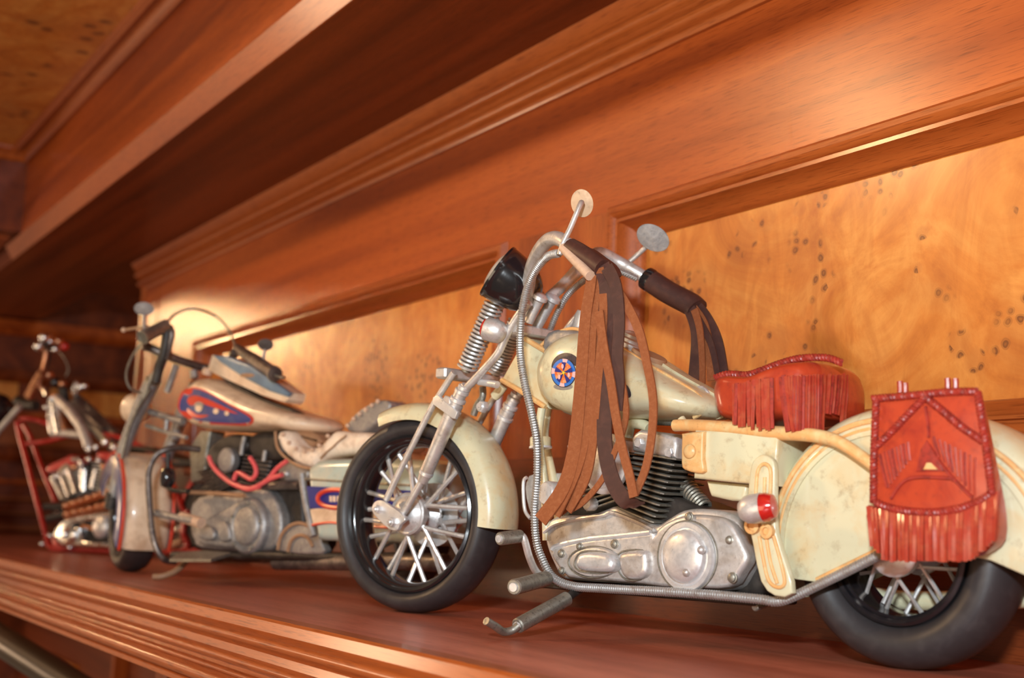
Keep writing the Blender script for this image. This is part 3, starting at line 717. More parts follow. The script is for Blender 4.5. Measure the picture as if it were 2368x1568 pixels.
mirror(1510, 550, 41, 29, -32, -0.050, g.line([(1500, 566, -.052), (1478, 586, -.052), (1452, 609, -.050)]), 'grey_metal')
# wound cables
cab = [(1292, 586, .046), (1268, 592, .042), (1243, 618, .038), (1223, 656, .034), (1210, 704, .031), (1204, 752, .029), (1203, 815, .028), (1212, 880, .028), (1228, 950, .028), (1241, 1020, .027), (1242, 1100, .026), (1236, 1180, .026), (1240, 1250, .025), (1256, 1298, .024), (1280, 1336, .023), (1322, 1355, .022), (1400, 1361, .022), (1600, 1372, .022), (1750, 1385, .022), (1792, 1391, .022), (1830, 1382, .0225), (1930, 1335, .023), (2032, 1284, .023)]
MB().add(wound(g.line(cab), 0.0021, 0.00125, 8, 0.22)).build('wound_cable', 'braid_cable', b1)
for cb_ in ([(1356, 644, -.01), (1320, 674, -.012), (1298, 706, -.014), (1282, 738, -.016), (1268, 775, -.018), (1258, 800, -.020)],
            [(1415, 626, -.03), (1440, 630, -.034), (1474, 645, -.04)],
            [(1196, 905, -.024), (1170, 950, -.022), (1136, 1012, -.020)]):
    MB().add(wound(g.line(cb_), 0.0018, 0.00125, 8, 0.25)).build('wound_cable', 'braid_cable', b1)
# steering head gusset and frame tubes (cream)
gs = g.o2([(1214, 781), (1262, 810), (1268, 945), (1234, 920), (1160, 877)], 0.009)
MB().add(prism(gs, -0.009, 0.009, 0.0008, both=True)).build('head_gusset', 'cream', b1)
for ln in ([(1160, 879), (1200, 902), (1262, 942)], [(1214, 783), (1262, 812)]): MB().add(tube(g.line(ln, 0.0094), 0.0014, 8)).build('gusset_rib', 'cream_orange', b1)
ftube([(1164, 892), (1155, 905), (1144, 917)], 0.0026, 'head_stub', 'cream', w=0.004)
ftube([(1108, 883), (1130, 886), (1150, 890)], 0.0019, 'stop_peg', 'silver_bright', w=0.016)
q = g(1120, 941, 0.0); MB().add(hexnut(q, (0, 1, 0), 0.0034, 0.003)).add(cyl(q, q + Vector((0, 0.0042, 0)), 0.0019, 14)).build('stem_nut', 'silver_bright', b1)
ftube([(1116, 895), (1116, 918), (1103, 938), (1095, 960)], 0.0019, 'fork_stay', 'steel_dark', w=0.0)
ftube([(1253, 944), (1246, 1000), (1250, 1050), (1258, 1108), (1262, 1180), (1264, 1250)], 0.0021, 'down_tube', 'cream', w=0.014)
ftube([(1267, 944), (1259, 1000), (1264, 1040), (1279, 1108), (1290, 1180), (1295, 1250)], 0.0023, 'down_tube', 'cream', w=-0.008)
MB().add(lathe([(0.0052, -0.002), (0.0056, -0.0014), (0.0056, 0.0022), (0.0052, 0.0028)], g(1250, 1024, 0.010), (0.06, 0, 1), 20, up=(0, 1, 0), squash=0.9)).build('tube_clip', 'cream', b1)
MB().add(lathe([(0.0058, -0.0028), (0.0058, -0.0018)], g(1250, 1024, 0.010), (0.06, 0, 1), 20)).build('clip_ring', 'silver_bright', b1)
# tank
tank = g.o2([(1230, 862), (1234, 835), (1247, 809), (1267, 785), (1291, 770), (1322, 763), (1350, 768), (1400, 789), (1443, 811), (1504, 851), (1565, 886), (1603, 909), (1621, 927), (1626, 943), (1616, 956), (1595, 963), (1504, 966), (1403, 966), (1322, 964), (1291, 955), (1267, 943), (1247, 922), (1234, 897)], 0.016)
tank_s = smooth2(tank, 3)
tk = MB().add(pillow(tank_s, 0.0005, 0.0265, 12, 0.42)).build('fuel_tank', 'cream', b1, 60)
MB().add(pillow([(s_ - 0.002, z_) for s_, z_ in tank_s], -0.0005, -0.0265, 12, 0.42)).build('far_tank', 'cream', b1, 60)
ridge = smooth2(g.o2([(1285, 790), (1330, 766), (1400, 786), (1500, 842), (1620, 905), (1642, 930), (1640, 962), (1560, 968), (1400, 966), (1330, 958), (1290, 900)], 0.0), 3)
MB().add(prism(ridge, -0.0105, 0.0105, 0.003, both=True)).build('tank_ridge', 'grey_metal', b1)
MB().add(tube(g.line([(1250, 800), (1270, 782), (1295, 767), (1322, 760), (1346, 764)], 0.0085), 0.0009, 8)).build('tank_seam', 'cream_orange', b1)
MB().add(tube(g.line([(1440, 806), (1504, 846), (1570, 884), (1612, 912), (1628, 935), (1622, 955), (1604, 966)], 0.0100), 0.0009, 8)).build('tank_seam', 'cream_orange', b1)
q = g(1455, 800, 0.0); MB().add(lathe([(0.009, -0.003), (0.0095, 0), (0.0092, 0.002), (0.0078, 0.0026), (0.0076, 0.0040), (0.0060, 0.0046), (0.0058, 0.006), (0.003, 0.007)], q, (-0.45, 0, 0.9), 26)).build('fuel_cap', 'silver', b1)
q = g(1500, 826, 0.0); MB().add(lathe([(0.0088, -0.002), (0.009, 0.001), (0.0086, 0.0018)], q, (-0.45, 0, 0.9), 26)).build('gauge_rim', 'hide_brown', b1)
q = g(1345, 745, 0.0); MB().add(lathe([(0.004, -0.006), (0.0044, 0.003), (0.0036, 0.0055)], q, (-0.3, 0, 0.95), 18)).build('ignition_post', 'silver', b1)
MB().add(tube(g.line([(1608, 900), (1622, 896), (1634, 904), (1640, 920), (1641, 944)], 0.0), 0.0009, 8)).build('seat_spring_wire', 'silver', b1)
# painted roundel with feathers
tb = bvh_of(tk)
def dk(o_, off, nm, mt, n=2): return decal(tb, o_, off, nm, mt, tk, g, 0.026, n=n)
dk(circ(1309, 850, 34, 34, 20, 180, 352) + [(1336, 850), (1318, 838), (1300, 836), (1284, 850)], 0.0003, 'feather_print', 'black_print', 1)
dk(circ(1302, 894, 22, 8), 0.0003, 'shadow_print', 'grey_metal')
dk(circ(1303, 862, 29, 34), 0.0006, 'roundel_ring', 'black_print', 1)
dk(circ(1303, 862, 27.5, 32), 0.0008, 'roundel_ring', 'blue', 1)
for k in range(4):
    a = 90 * k + 8
    o_ = circ(1303, 862, 28, 32.5, 4, a - 13, a + 13) + circ(1303, 862, 20, 24, 4, a + 13, a - 13)
    dk(o_, 0.0010, 'roundel_tab', 'pink_print', 1)
dk(circ(1303, 862, 20.5, 24.5), 0.0011, 'roundel_face', 'orange_print', 1)
for k in range(5):
    a = 72 * k - 88
    dk([(1303, 862)] + circ(1303, 862, 20.5, 24.5, 4, a - 14, a + 14), 0.0015, 'roundel_wedge', 'navy', 1)
for k in range(3):
    a = 120 * k + 20
    dk(circ(1303 + 13 * math.cos(math.radians(a)), 862 + 15 * math.sin(math.radians(a)), 3, 6, 8), 0.0019, 'roundel_fleck', 'pink_print', 1)
star = [(1303 + (7 if k % 2 == 0 else 2) * math.cos(PI * k / 5), 862 + (8 if k % 2 == 0 else 2.2) * math.sin(PI * k / 5)) for k in range(10)]
dk(star, 0.0022, 'roundel_star', 'yellow_print', 1)
for k in range(5):
    y = 842 + k * 12
    dk([(1366, y), (1380 + k * 3, y - 5), (1402, y + 6 + k), (1398, y + 13), (1372, y + 7)], 0.0004, 'feather_print', 'black_print' if k % 2 == 0 else 'pink_print', 1)
dk([(1443, 889), (1452, 893), (1459, 908), (1458, 918), (1450, 919), (1443, 911)], 0.0004, 'feather_print', 'black_print')

# saddle of tooled leather with fringes and braid
seat = smooth2(g.o2([(1643, 910), (1647, 886), (1655, 872), (1682, 867), (1726, 869), (1757, 861), (1802, 843), (1840, 833), (1872, 832), (1890, 842), (1900, 862), (1906, 888), (1906, 935), (1896, 962), (1860, 970), (1810, 978), (1750, 985), (1690, 978), (1658, 966), (1648, 940)], 0.018), 3)
st = MB().add(pillow(seat, -0.026, 0.026, 9, 0.28, both=True)).build('seat', 'red_leather', b1, 60)
sb = bvh_of(st)
def on_seat(x, y, off=0.001, fall=0.024):
    p = g(x, y, 0.02); d = (p - g.c).normalized(); h = sb.ray_cast(g.c, d, 2)
    if h[0] is None: return None
    return h[0] + Vector((0, off, 0))
MB().add(plait(g.line([(1654, 874), (1682, 865), (1726, 867), (1757, 858), (1802, 841), (1848, 829), (1909, 827), (1946, 839)], 0.012), 0.0015, 0.0030)).build('seat_braid', 'braid', b1)
nf = 40
for k in range(nf):
    t = k / (nf - 1); x = 1697 + t * 262
    if 0.355 < t < 0.385 or 0.80 < t < 0.83: continue
    yt = 889 - 22 * math.sin(min(1, t * 1.6) * PI / 2) + random.uniform(-2, 3)
    lean = (-14 if t < .34 else 16 if t < .5 else -2 if t < .72 else -26 * (t - .6)) * 1.0
    yb = 984 + 12 * math.sin(t * PI) + random.uniform(-4, 5) - (30 if 0.83 < t < .95 else 0)
    xb = x + lean * random.uniform(0.6, 1.1) + (12 if t < .34 else 0)
    ps = []
    for j in range(8):
        u = j / 7; xx = x + (xb - x) * u ** 1.3 + random.uniform(-.4, .4); yy = yt + (yb - yt) * u
        q = on_seat(xx, yy, 0.001, None)
        if q is None: q = V((0, (ps[-1].y if ps else 0.022), 0))
        elif ps: q.y = max(q.y, ps[-1].y - 0.0002)
        ps.append(g(xx, yy, q.y + 0.0003))
    MB().add(ribbon(catmull(ps, 2), 0.0014, 0.0008, (1, 0.25 * random.uniform(-1, 1), 0))).build('fringe_strip', 'red_fringe' if random.random() > .12 else 'braid', st)
# frame tube below the seat, tool box and brackets
ftube([(1560, 984), (1600, 984), (1690, 990), (1775, 1000), (1850, 1004), (1900, 1010), (1935, 1020), (1970, 1040), (2012, 1070), (2040, 1090)], [0.0026, 0.0028, 0.0030, 0.0028, 0.0026, 0.0025, 0.0025], 'seat_rail', 'cream_orange', w=0.024)
ftube([(1575, 968), (1585, 982), (1600, 992)], 0.0018, 'rail_clip', 'cream', w=0.022)
MB().add(tube(g.line([(1400, 968), (1480, 970), (1570, 974)], 0.0), 0.0024, 10)).build('backbone_tube', 'steel_dark', b1)
bx = g.o2([(1606, 993), (1700, 997), (1799, 1004), (1796, 1060), (1793, 1124), (1700, 1116), (1603, 1106)], 0.026)
MB().add(prism(bx, -0.014, 0.026, 0.0012, both=True)).build('tool_box', 'cream', b1)
ca = smooth2(g.o2([(1577, 1002), (1619, 997), (1624, 1004), (1622, 1060), (1626, 1090), (1610, 1094), (1580, 1086), (1573, 1070), (1574, 1010)], 0.029), 2)
MB().add(prism(ca, 0.024, 0.0285, 0.0010)).build('box_clasp', 'cream_orange', b1)
q = g(1597, 1044, 0.0285); MB().add(lathe([(0.0030, 0), (0.0030, 0.0012), (0.0022, 0.0020), (0.001, 0.0022)], q, LAT, 18)).build('clasp_button', 'cream_orange', b1)
ub = g.o2([(1634, 1112), (1730, 1120), (1728, 1160), (1690, 1158), (1645, 1148), (1640, 1136)], 0.018)
MB().add(prism(ub, -0.008, 0.019, 0.0020, both=True)).build('oil_pump', 'cream', b1)
br = smooth2(g.o2([(1770, 1052), (1758, 1054), (1743, 1068), (1737, 1090), (1731, 1148), (1728, 1180), (1744, 1262), (1762, 1345), (1794, 1378), (1835, 1372), (1822, 1310), (1797, 1232), (1794, 1160), (1794, 1085), (1788, 1062)], 0.029), 2)
MB().add(prism(br, 0.0265, 0.030, 0.0008, both=True)).build('slotted_bracket', 'cream', b1)
for lp in ([(1748, 1148), (1751, 1100), (1757, 1080), (1768, 1073), (1779, 1080), (1783, 1100), (1781, 1150)],
           [(1768, 1142), (1769, 1104)],
           [(1756, 1240), (1765, 1290), (1775, 1335), (1788, 1354), (1806, 1358), (1815, 1344), (1806, 1300), (1789, 1240)],
           [(1772, 1240), (1782, 1300), (1798, 1350)]):
    MB().add(tube(g.line(lp, 0.0302), 0.0008, 8)).build('bracket_bead', 'cream_orange', b1)
# rear signal bullet on the bracket
q = g(1742, 1177, 0.038); d = (g(1790, 1170, 0.036) - q).normalized()
MB().add(lathe([(0.001, -0.0062), (0.0036, -0.0054), (0.0055, -0.0028), (0.0060, 0.0), (0.0060, 0.0040)], q, d, 24)).build('turn_signal', 'silver', b1)
MB().add(lathe([(0.0058, 0.0040), (0.0058, 0.0060), (0.0046, 0.0088), (0.0018, 0.0098)], q, d, 22)).build('signal_lens', 'red_lens', b1)
for (x, y, r) in ((1744, 1216, .0034), (1778, 1229, .0030)):
    p = g(x, y, 0.030); MB().add(lathe([(r, 0), (r, .0022), (r * .55, .0026), (r * .5, .0014)], p, LAT, 18)).build('bracket_boss', 'cream_orange', b1)

# ---- engine
def slab(pts, w0, w1, name, mat, bev=0.0012, sm=3, F=g, par=b1, both=False):
    o_ = F.o2(pts, w1); o_ = smooth2(o_, sm) if sm > 1 else o_
    return MB().add(prism(o_, w0, w1, bev, 4, both)).build(name, mat, par, 35)
eng = slab([(1255, 1233), (1262, 1212), (1273, 1199), (1299, 1192), (1355, 1190), (1390, 1180), (1422, 1169), (1446, 1179), (1496, 1207), (1517, 1214), (1545, 1197), (1576, 1180), (1618, 1176), (1671, 1183), (1706, 1204), (1722, 1245), (1730, 1290), (1716, 1326), (1684, 1364), (1600, 1364), (1531, 1362), (1460, 1352), (1320, 1342), (1292, 1331), (1276, 1303), (1262, 1268)], -0.006, 0.015, 'primary_case', 'silver', 0.003)
slab([(1276, 1292), (1272, 1280), (1278, 1266), (1290, 1260), (1355, 1246), (1430, 1238), (1506, 1230), (1512, 1238), (1520, 1222), (1546, 1204), (1580, 1192), (1618, 1190), (1662, 1196), (1692, 1214), (1718, 1262), (1728, 1292), (1712, 1322), (1682, 1358), (1600, 1360), (1531, 1357), (1460, 1348), (1330, 1338), (1306, 1330), (1290, 1312)], 0.013, 0.0195, 'primary_cover', 'silver', 0.0022)
MB().add(tube(g.line([(1276, 1270), (1290, 1261), (1355, 1247), (1430, 1239), (1504, 1231)], 0.0192), 0.0011, 8)).build('cover_lip', 'silver_bright', b1)
MB().add(tube(g.line([(1258, 1232), (1285, 1212), (1340, 1200), (1395, 1192), (1416, 1186), (1470, 1206), (1510, 1226)], 0.0155), 0.0010, 8)).build('case_seam', 'silver', b1)
slab(circ(1373, 1300, 58, 35, 16), 0.018, 0.0215, 'cover_step', 'silver', 0.0012, 2)
slab([(1330, 1290), (1338, 1280), (1360, 1276), (1398, 1280), (1412, 1290), (1416, 1308), (1406, 1322), (1370, 1322), (1338, 1318), (1328, 1306)], 0.020, 0.0262, 'cover_bulge', 'silver_bright', 0.0028, 3)
slab([(1430, 1282), (1450, 1274), (1486, 1274), (1494, 1290), (1494, 1322), (1480, 1338), (1450, 1340), (1434, 1326), (1428, 1304)], 0.018, 0.0235, 'cover_bulge', 'silver', 0.0028, 3)
cc = g(1590, 1287, 0.0195)
MB().add(lathe([(0.0150, -0.001), (0.0150, 0.0012), (0.0146, 0.0020), (0.0128, 0.0022), (0.0122, 0.0014), (0.0116, 0.0016), (0.0112, 0.0034), (0.0108, 0.0040), (0.0080, 0.0052), (0.0030, 0.0058)], cc, (0.05, 1, 0), 44)).build('clutch_dome', 'silver_bright', b1)
for (x, y, r) in ((1299, 1280, .0017), (1341, 1264, .0014), (1422, 1258, .0018), (1687, 1249, .0015), (1694, 1336, .0019), (1594, 1195, .0017), (1300, 1320, .0015)):
    p = g(x, y, 0.0195); MB().add(lathe([(r * 1.25, -0.0003), (r * 1.25, .0002), (r, .0004), (r, .0012), (r * .5, .0018)], p, LAT, 12)).build('cover_bolt', 'steel_dark', b1)
for (x, y) in ((1588, 1324), (1622, 1272)):
    p = g(x, y, 0.0245); MB().add(ball(p, 0.0019, LAT, 12, 6)).build('cover_bolt', 'silver', b1)
for ln, w in ((circ(1373, 1300, 59, 36, 16), 0.0197), (circ(1590, 1287, 69, 82, 24), 0.0196), ([(1332, 1290), (1342, 1278), (1362, 1275), (1398, 1278), (1414, 1290), (1417, 1308), (1406, 1324), (1370, 1325), (1338, 1320), (1328, 1306)], 0.0217),
              ([(1430, 1282), (1450, 1273), (1486, 1273), (1496, 1290), (1496, 1322), (1482, 1340), (1450, 1341), (1433, 1326), (1427, 1304)], 0.0197)):
    MB().add(sweep(catmull(g.line(ln, w), 2, True), 0.00045, 6, closed=True)).build('cover_grime', 'steel_dark', b1)  # thin dark rings stand for the grime wash round the raised covers
# dark crankcase and gearbox behind
slab([(1290, 1195), (1400, 1150), (1470, 1140), (1560, 1150), (1640, 1180), (1720, 1220), (1790, 1290), (1800, 1370), (1700, 1376), (1400, 1350), (1300, 1330)], -0.020, 0.006, 'crankcase', 'black_soot', 0.003)
MB().add(box(g(1800, 1380, 0).x, g(1300, 1352, 0).x, -0.015, 0.018, g(1500, 1370, 0).z - 0.001, g(1500, 1362, 0).z, 0.0006)).build('skid_plate', 'black_soot', b1)
# finned cylinders
def cylinder(top_l, top_r, bot_l, bot_r, nf_, w0, w1, name, F=g, par=b1, mat='steel_dark', thick=0.0011, core='black_soot', headm='silver'):
    cy = empty(name, (0, 0, 0)); cy.parent = par
    tl, trr, bl, brr = [F(*p, w1) for p in (top_l, top_r, bot_l, bot_r)]
    ax_ = ((tl + trr) / 2 - (bl + brr) / 2); H = ax_.length; ax_.normalize()
    core_r = (trr - tl).length * 0.36; c0 = (bl + brr) / 2; c0.y = (w0 + w1) / 2; c1 = (tl + trr) / 2; c1.y = (w0 + w1) / 2
    MB().add(cyl(c0, c1, core_r, 20)).build('cylinder_barrel', core, cy)
    for k in range(nf_):
        t = k / (nf_ - 1); a_ = bl.lerp(tl, t); b_ = brr.lerp(trr, t); sx = (b_ - a_).normalized(); up_ = ax_ * (thick / 2)
        r = 0.0012
        def P_(u, w, o): q_ = a_.lerp(b_, u) + up_ * o; q_.y = w; return q_
        L_ = (b_ - a_).length; e = r / L_
        rs = []
        for o_ in (-1, -0.5, 0.5, 1):
            ii = 0.0004 if abs(o_) == 1 else 0.0; jj = ii / L_
            rs.append([P_(e + jj, w0 + ii, o_), P_(1 - e - jj, w0 + ii, o_), P_(1 - jj, w0 + r, o_), P_(1 - jj, w1 - r, o_), P_(1 - e - jj, w1 - ii, o_), P_(e + jj, w1 - ii, o_), P_(jj, w1 - r, o_), P_(jj, w0 + r, o_)])
        MB().add(rings(rs)).build('cooling_fin', mat, cy, 30)
    return cy, ax_
cy1, axr = cylinder((1462, 1046), (1560, 1062), (1424, 1172), (1508, 1208), 12, -0.014, 0.0155, 'rear_cylinder')
hd = g.o2([(1461, 1042), (1459, 1014), (1466, 1002), (1480, 993), (1520, 999), (1562, 1010), (1566, 1030), (1562, 1060), (1510, 1052)], 0.0155)
MB().add(prism(hd, -0.014, 0.0158, 0.0022, 4, both=True)).build('cylinder_head', 'silver', b1)
for (x, y) in ((1478, 1024), (1548, 1046)):
    p = g(x, y, 0.0158); MB().add(hexnut(p, LAT, 0.0024, 0.0014)).build('head_bolt', 'silver_bright', b1)
cy2, axf = cylinder((1318, 1060), (1420, 1046), (1352, 1182), (1440, 1150), 12, -0.014, 0.0145, 'front_cylinder')
hd = g.o2([(1312, 1052), (1308, 1030), (1322, 1016), (1396, 1002), (1416, 1016), (1418, 1042)], 0.0145)
MB().add(prism(hd, -0.014, 0.0148, 0.0022, 4, both=True)).build('cylinder_head', 'silver', b1)
ftube([(1452, 1012), (1456, 990), (1466, 980), (1486, 982), (1500, 990)], 0.0026, 'intake_pipe', 'cream', w=0.006)
p = g(1372, 1166, 0.0145); MB().add(lathe([(.0032, 0), (.0032, .004), (.0024, .005)], p, LAT, 16)).build('tappet_cap', 'silver', b1)
# round air cleaner dome, oil filter canister, horn plate
q = g(1398, 1072, 0.021); MB().add(lathe([(0.0135, -0.003), (0.0142, -0.002), (0.0142, 0.0), (0.0128, 0.0008), (0.0118, 0.0012), (0.0105, 0.0044), (0.0075, 0.0068), (0.003, 0.0078)], q, (0.10, 1, 0.05), 40)).build('air_cleaner', 'silver_bright', b1)
q = g(1262, 1141, 0.021); MB().add(lathe([(0.0050, -0.013), (0.0058, -0.012), (0.0060, -0.001), (0.0054, 0.0), (0.0050, 0.0006), (0.001, 0.0008)], q, (0.12, 1, 0.0), 30)).build('oil_filter', 'silver_bright', b1)
slab([(1232, 1097), (1300, 1094), (1306, 1112), (1302, 1170), (1240, 1196), (1222, 1176), (1214, 1130), (1220, 1106)], -0.012, -0.009, 'horn_plate', 'silver', 0.0008, 2, both=True)
ftube([(1218, 1104), (1211, 1112), (1210, 1140), (1214, 1180), (1226, 1199)], 0.0009, 'guard_wire', 'silver_bright', w=-0.004)
MB().add(helix(g(1586, 1122, -0.004), g(1630, 1178, 0.0), 0.0036, 0.0009, 9)).build('pushrod_spring', 'steel_dark', b1)
# pegs, lever and kickstand
def peg(a_, b_, wa, wb, r, nm, mt='steel_dark'):
    A, B = g(*a_, wa), g(*b_, wb); L_ = (B - A).length
    MB().add(lathe([(r * .55, -.0006), (r * .6, 0), (r * .85, .0), (r, .0006), (r, L_ - .0006), (r * .8, L_)], A, B - A, 22)).build(nm, mt, b1)
    MB().add(lathe([(r * .55, -.0009), (r * .62, .0002)], A, B - A, 18)).build('peg_cap', 'silver_bright', b1)
peg((1155, 1246), (1204, 1240), 0.055, 0.040, 0.0031, 'shift_peg')
ftube([(1200, 1236, .041), (1212, 1246, .040), (1224, 1288, .036), (1240, 1322, .030), (1262, 1338, .024)], 0.0018, 'shift_lever', 'silver')
peg((1188, 1358), (1264, 1338), 0.058, 0.026, 0.0036, 'foot_peg')
peg((1196, 1448), (1312, 1384), 0.060, 0.026, 0.0034, 'kickstand_sleeve')
ftube([(1124, 1436, .078), (1146, 1449, .072), (1164, 1461, .066), (1184, 1458, .062), (1200, 1446, .060)], 0.0018, 'kickstand_foot', 'steel_dark')
ftube([(1312, 1384, .026), (1330, 1370, .020), (1350, 1358, .014)], 0.0020, 'kickstand_pivot', 'black_soot')
p = g(1745, 1405, 0.016); MB().add(cyl(p, p + Vector((0, -0.012, 0.002)), 0.0017, 14, .0004)).build('frame_bolt', 'steel_dark', b1)

# rear wheel and valanced fender
RR = 0.0455
rc = Vector((g(2102, 1262, 0.0).x, 0, RR))
rw = wheel('rear_wheel', b1, rc, RR, RR * 0.60, 0.0150, 12, 0.0, 0.0096, 0.0095, sr=0.00085, spin=0.05)
MB().add(lathe([(0.0098, 0.0095), (0.0104, 0.0102), (0.0104, 0.0130), (0.0090, 0.0142), (0.0030, 0.0150)], (0, 0, 0), LAT, 30)).build('hub_cap', 'silver_bright', rw)
MB().add(arc_shell(rc.x, rc.z, RR + 0.0108, -23, 199, fender_prof(0.0205, 0.012, p=3.0), 54, 1.32)).build('rear_fender', 'cream', b1, 50)
for sd in (1, -1):
    W = 0.0195
    o_ = []
    Ro = RR + 0.0055
    for i in range(40):
        a = math.radians(-26 + 225 * i / 39); o_.append((rc.x + Ro * math.cos(a) * (1.32 if math.cos(a) < 0 else 1), rc.z + Ro * math.sin(a)))
    lo = g.o2([(2560, 1414), (2368, 1330),  (2290, 1296), (2262, 1290), (2130, 1288), (2060, 1284), (2030, 1282), (1960, 1318), (1905, 1344)], W)
    fo = g.o2([(1886, 1346)], W)[0]
    o_ = [p_ for p_ in o_ if not (p_[0] > rc.x and p_[1] < fo[1])] 
    MB().add(prism((o_ + lo + [fo]), W * sd - 0.0015 * sd, W * sd, 0.0005)).build('fender_skirt', 'cream', b1)
for rr_, th in ((Ro - 0.0012, 0.0012), (Ro - 0.0042, 0.0008)):
    pts = [Vector((rc.x + rr_ * math.cos(math.radians(a)) * (1.32 if a > 90 else 1), 0.0198, rc.z + rr_ * math.sin(math.radians(a)))) for a in range(-20, 196, 6)]
    MB().add(tube(pts, th, 8, 2)).build('fender_bead', 'cream_orange', b1)
ftube([(1890, 1342), (1960, 1308), (2034, 1272)], 0.0013, 'fender_bead', 'cream_orange', w=0.0205)
ftube([(2120, 1390, -.02), (2250, 1388, -.02), (2420, 1380, -.02)], 0.004, 'exhaust_pipe', 'cream')
ftube([(1980, 1372, -.02), (2060, 1386, -.02), (2130, 1390, -.02)], 0.004, 'exhaust_pipe', 'cream')

# saddlebag
bag = smooth2(g.o2([(2016, 916), (2060, 912), (2140, 906), (2205, 905), (2232, 908), (2244, 950), (2255, 1005), (2268, 1070), (2280, 1130), (2290, 1190), (2288, 1245), (2262, 1272), (2212, 1290), (2130, 1298), (2064, 1296), (2026, 1270), (2004, 1228), (2001, 1175), (2004, 1100), (2009, 1040), (2013, 970)], 0.036), 2)
bg_ = empty('saddlebag', (0, 0, 0)); bg_.parent = b1
MB().add(prism(bag, 0.0225, 0.0335, 0.005, 5)).build('bag_body', 'red_leather', bg_)
WB = 0.0345
flap = g.o2([(2020, 918), (2140, 909), (2258, 906), (2272, 965), (2286, 1040), (2298, 1110), (2300, 1140), (2262, 1164), (2210, 1182), (2150, 1188), (2090, 1184), (2040, 1174), (2008, 1162), (2010, 1060), (2014, 980)], WB)
MB().add(prism(flap, 0.032, WB, 0.0012)).build('bag_flap', 'red_leather', bg_)
for ln in ([(2018, 922), (2080, 917), (2140, 911), (2200, 906), (2258, 905)], [(2026, 926), (2024, 980), (2021, 1060), (2020, 1160)],
           [(2262, 908), (2270, 965), (2280, 1030), (2294, 1140)], [(2140, 918), (2100, 958), (2060, 1000), (2022, 1036)], [(2140, 918), (2180, 950), (2225, 988), (2276, 1022)],
           [(2022, 1160), (2050, 1172), (2090, 1181), (2150, 1185), (2210, 1178), (2262, 1160), (2296, 1138)]):
    MB().add(plait(g.line(ln, WB + 0.0004), 0.0014, 0.0028)).build('bag_braid', 'braid', bg_)
for ln in ([(2140, 940), (2146, 980), (2148, 1012)], [(2148, 1030), (2180, 1078), (2215, 1118), (2250, 1152)], [(2060, 1154), (2100, 1108), (2190, 1106), (2205, 1112)]):
    MB().add(tube(g.line(ln, WB + 0.0001), 0.0007, 6)).build('tooled_line', 'braid', bg_)
for k in range(9):
    for (ax_, ay_, bx_, by_) in ((2034 + k * 9, 1030 - k * 4 + 20, 2052 + k * 7, 1128 - k * 9), (2158 + k * 12, 1010 + k * 6, 2180 + k * 10 - 8, 1058 + k * 11)):
        if k > 7 and ax_ < 2140: continue
        MB().add(ribbon(g.line([(ax_, ay_), ((ax_ + bx_) / 2 - 1, (ay_ + by_) / 2), (bx_, by_)], WB + 0.0003), 0.0009, 0.0008, (1, 0, 0.2))).build('tooled_strip', 'red_fringe' if k % 3 else 'braid', bg_)
slab([(2118, 1090), (2128, 1040), (2142, 1018), (2160, 1046), (2182, 1090)], WB - 0.0005, WB + 0.0006, 'bag_motif', 'braid', 0.0003, 1, par=bg_)
slab([(2134, 1086), (2142, 1070), (2152, 1070), (2168, 1086)], WB + 0.0004, WB + 0.0012, 'bag_motif', 'cream_orange', 0.0003, 1, par=bg_)
slab([(2006, 1168), (2060, 1186), (2150, 1196), (2240, 1182), (2296, 1158), (2300, 1236), (2268, 1268), (2210, 1288), (2130, 1294), (2064, 1290), (2030, 1266), (2008, 1226)], 0.033, 0.0343, 'fringe_gap_shade', 'braid', 0.0005, 2, par=bg_)  # dark plate added so the gaps between fringe strips look shaded
for k in range(34):
    t = k / 33; x = 2008 + t * 298
    yt = 1172 + 16 * math.sin(PI * min(1, t * 1.1)) - (34 * max(0, t - .72) / .28)
    yb = 1298 - (34 * max(0, .14 - t) / .14) - (46 * max(0, t - .78) / .22) + random.uniform(-3, 2)
    xb = x + (8 if t < .1 else -10 * max(0, t - .8) * 4) + random.uniform(-2, 2)
    bul = [0.0346 + 0.0022 * math.sin(PI * min(1, u * 1.15) * .8) for u in (0, .33, .66, 1)]
    ps = [g(x + (xb - x) * u, yt + (yb - yt) * u, bul[i]) for i, u in enumerate((0, .33, .66, 1))]
    MB().add(ribbon(catmull(ps, 3), 0.0014, 0.0012, (1, random.uniform(-.35, .35), 0))).build('fringe_strip', 'red_fringe', bg_)
for (x, y) in ((2082, 884), (2094, 888), (2192, 877), (2210, 878)):
    MB().add(tube(g.line([(x, y + 24), (x, y + 8), (x - 1, y - 2)], 0.012), 0.0013, 8)).build('bag_strap', 'red_fringe', bg_)

# ---- leather streamers hanging from the grips
def strap(pts, width, name='grip_streamer', mat='brown_leather', side=(1, 0, 0), th=0.0009, rev=None):
    L_ = catmull(g.line(pts), 5)
    n_ = len(L_); W_ = [width * (1 if not isinstance(width, list) else 1)] * n_ if not isinstance(width, list) else [width[0] + (width[1] - width[0]) * i / (n_ - 1) for i in range(n_)]
    sd_ = [Vector(side[0]).lerp(Vector(side[1]), i / (n_ - 1)) for i in range(n_)] if isinstance(side[0], tuple) else side
    MB().add(ribbon(L_, W_, th, sd_)).build(name, mat, b1)
S0 = (0.97, 0.15, 0)
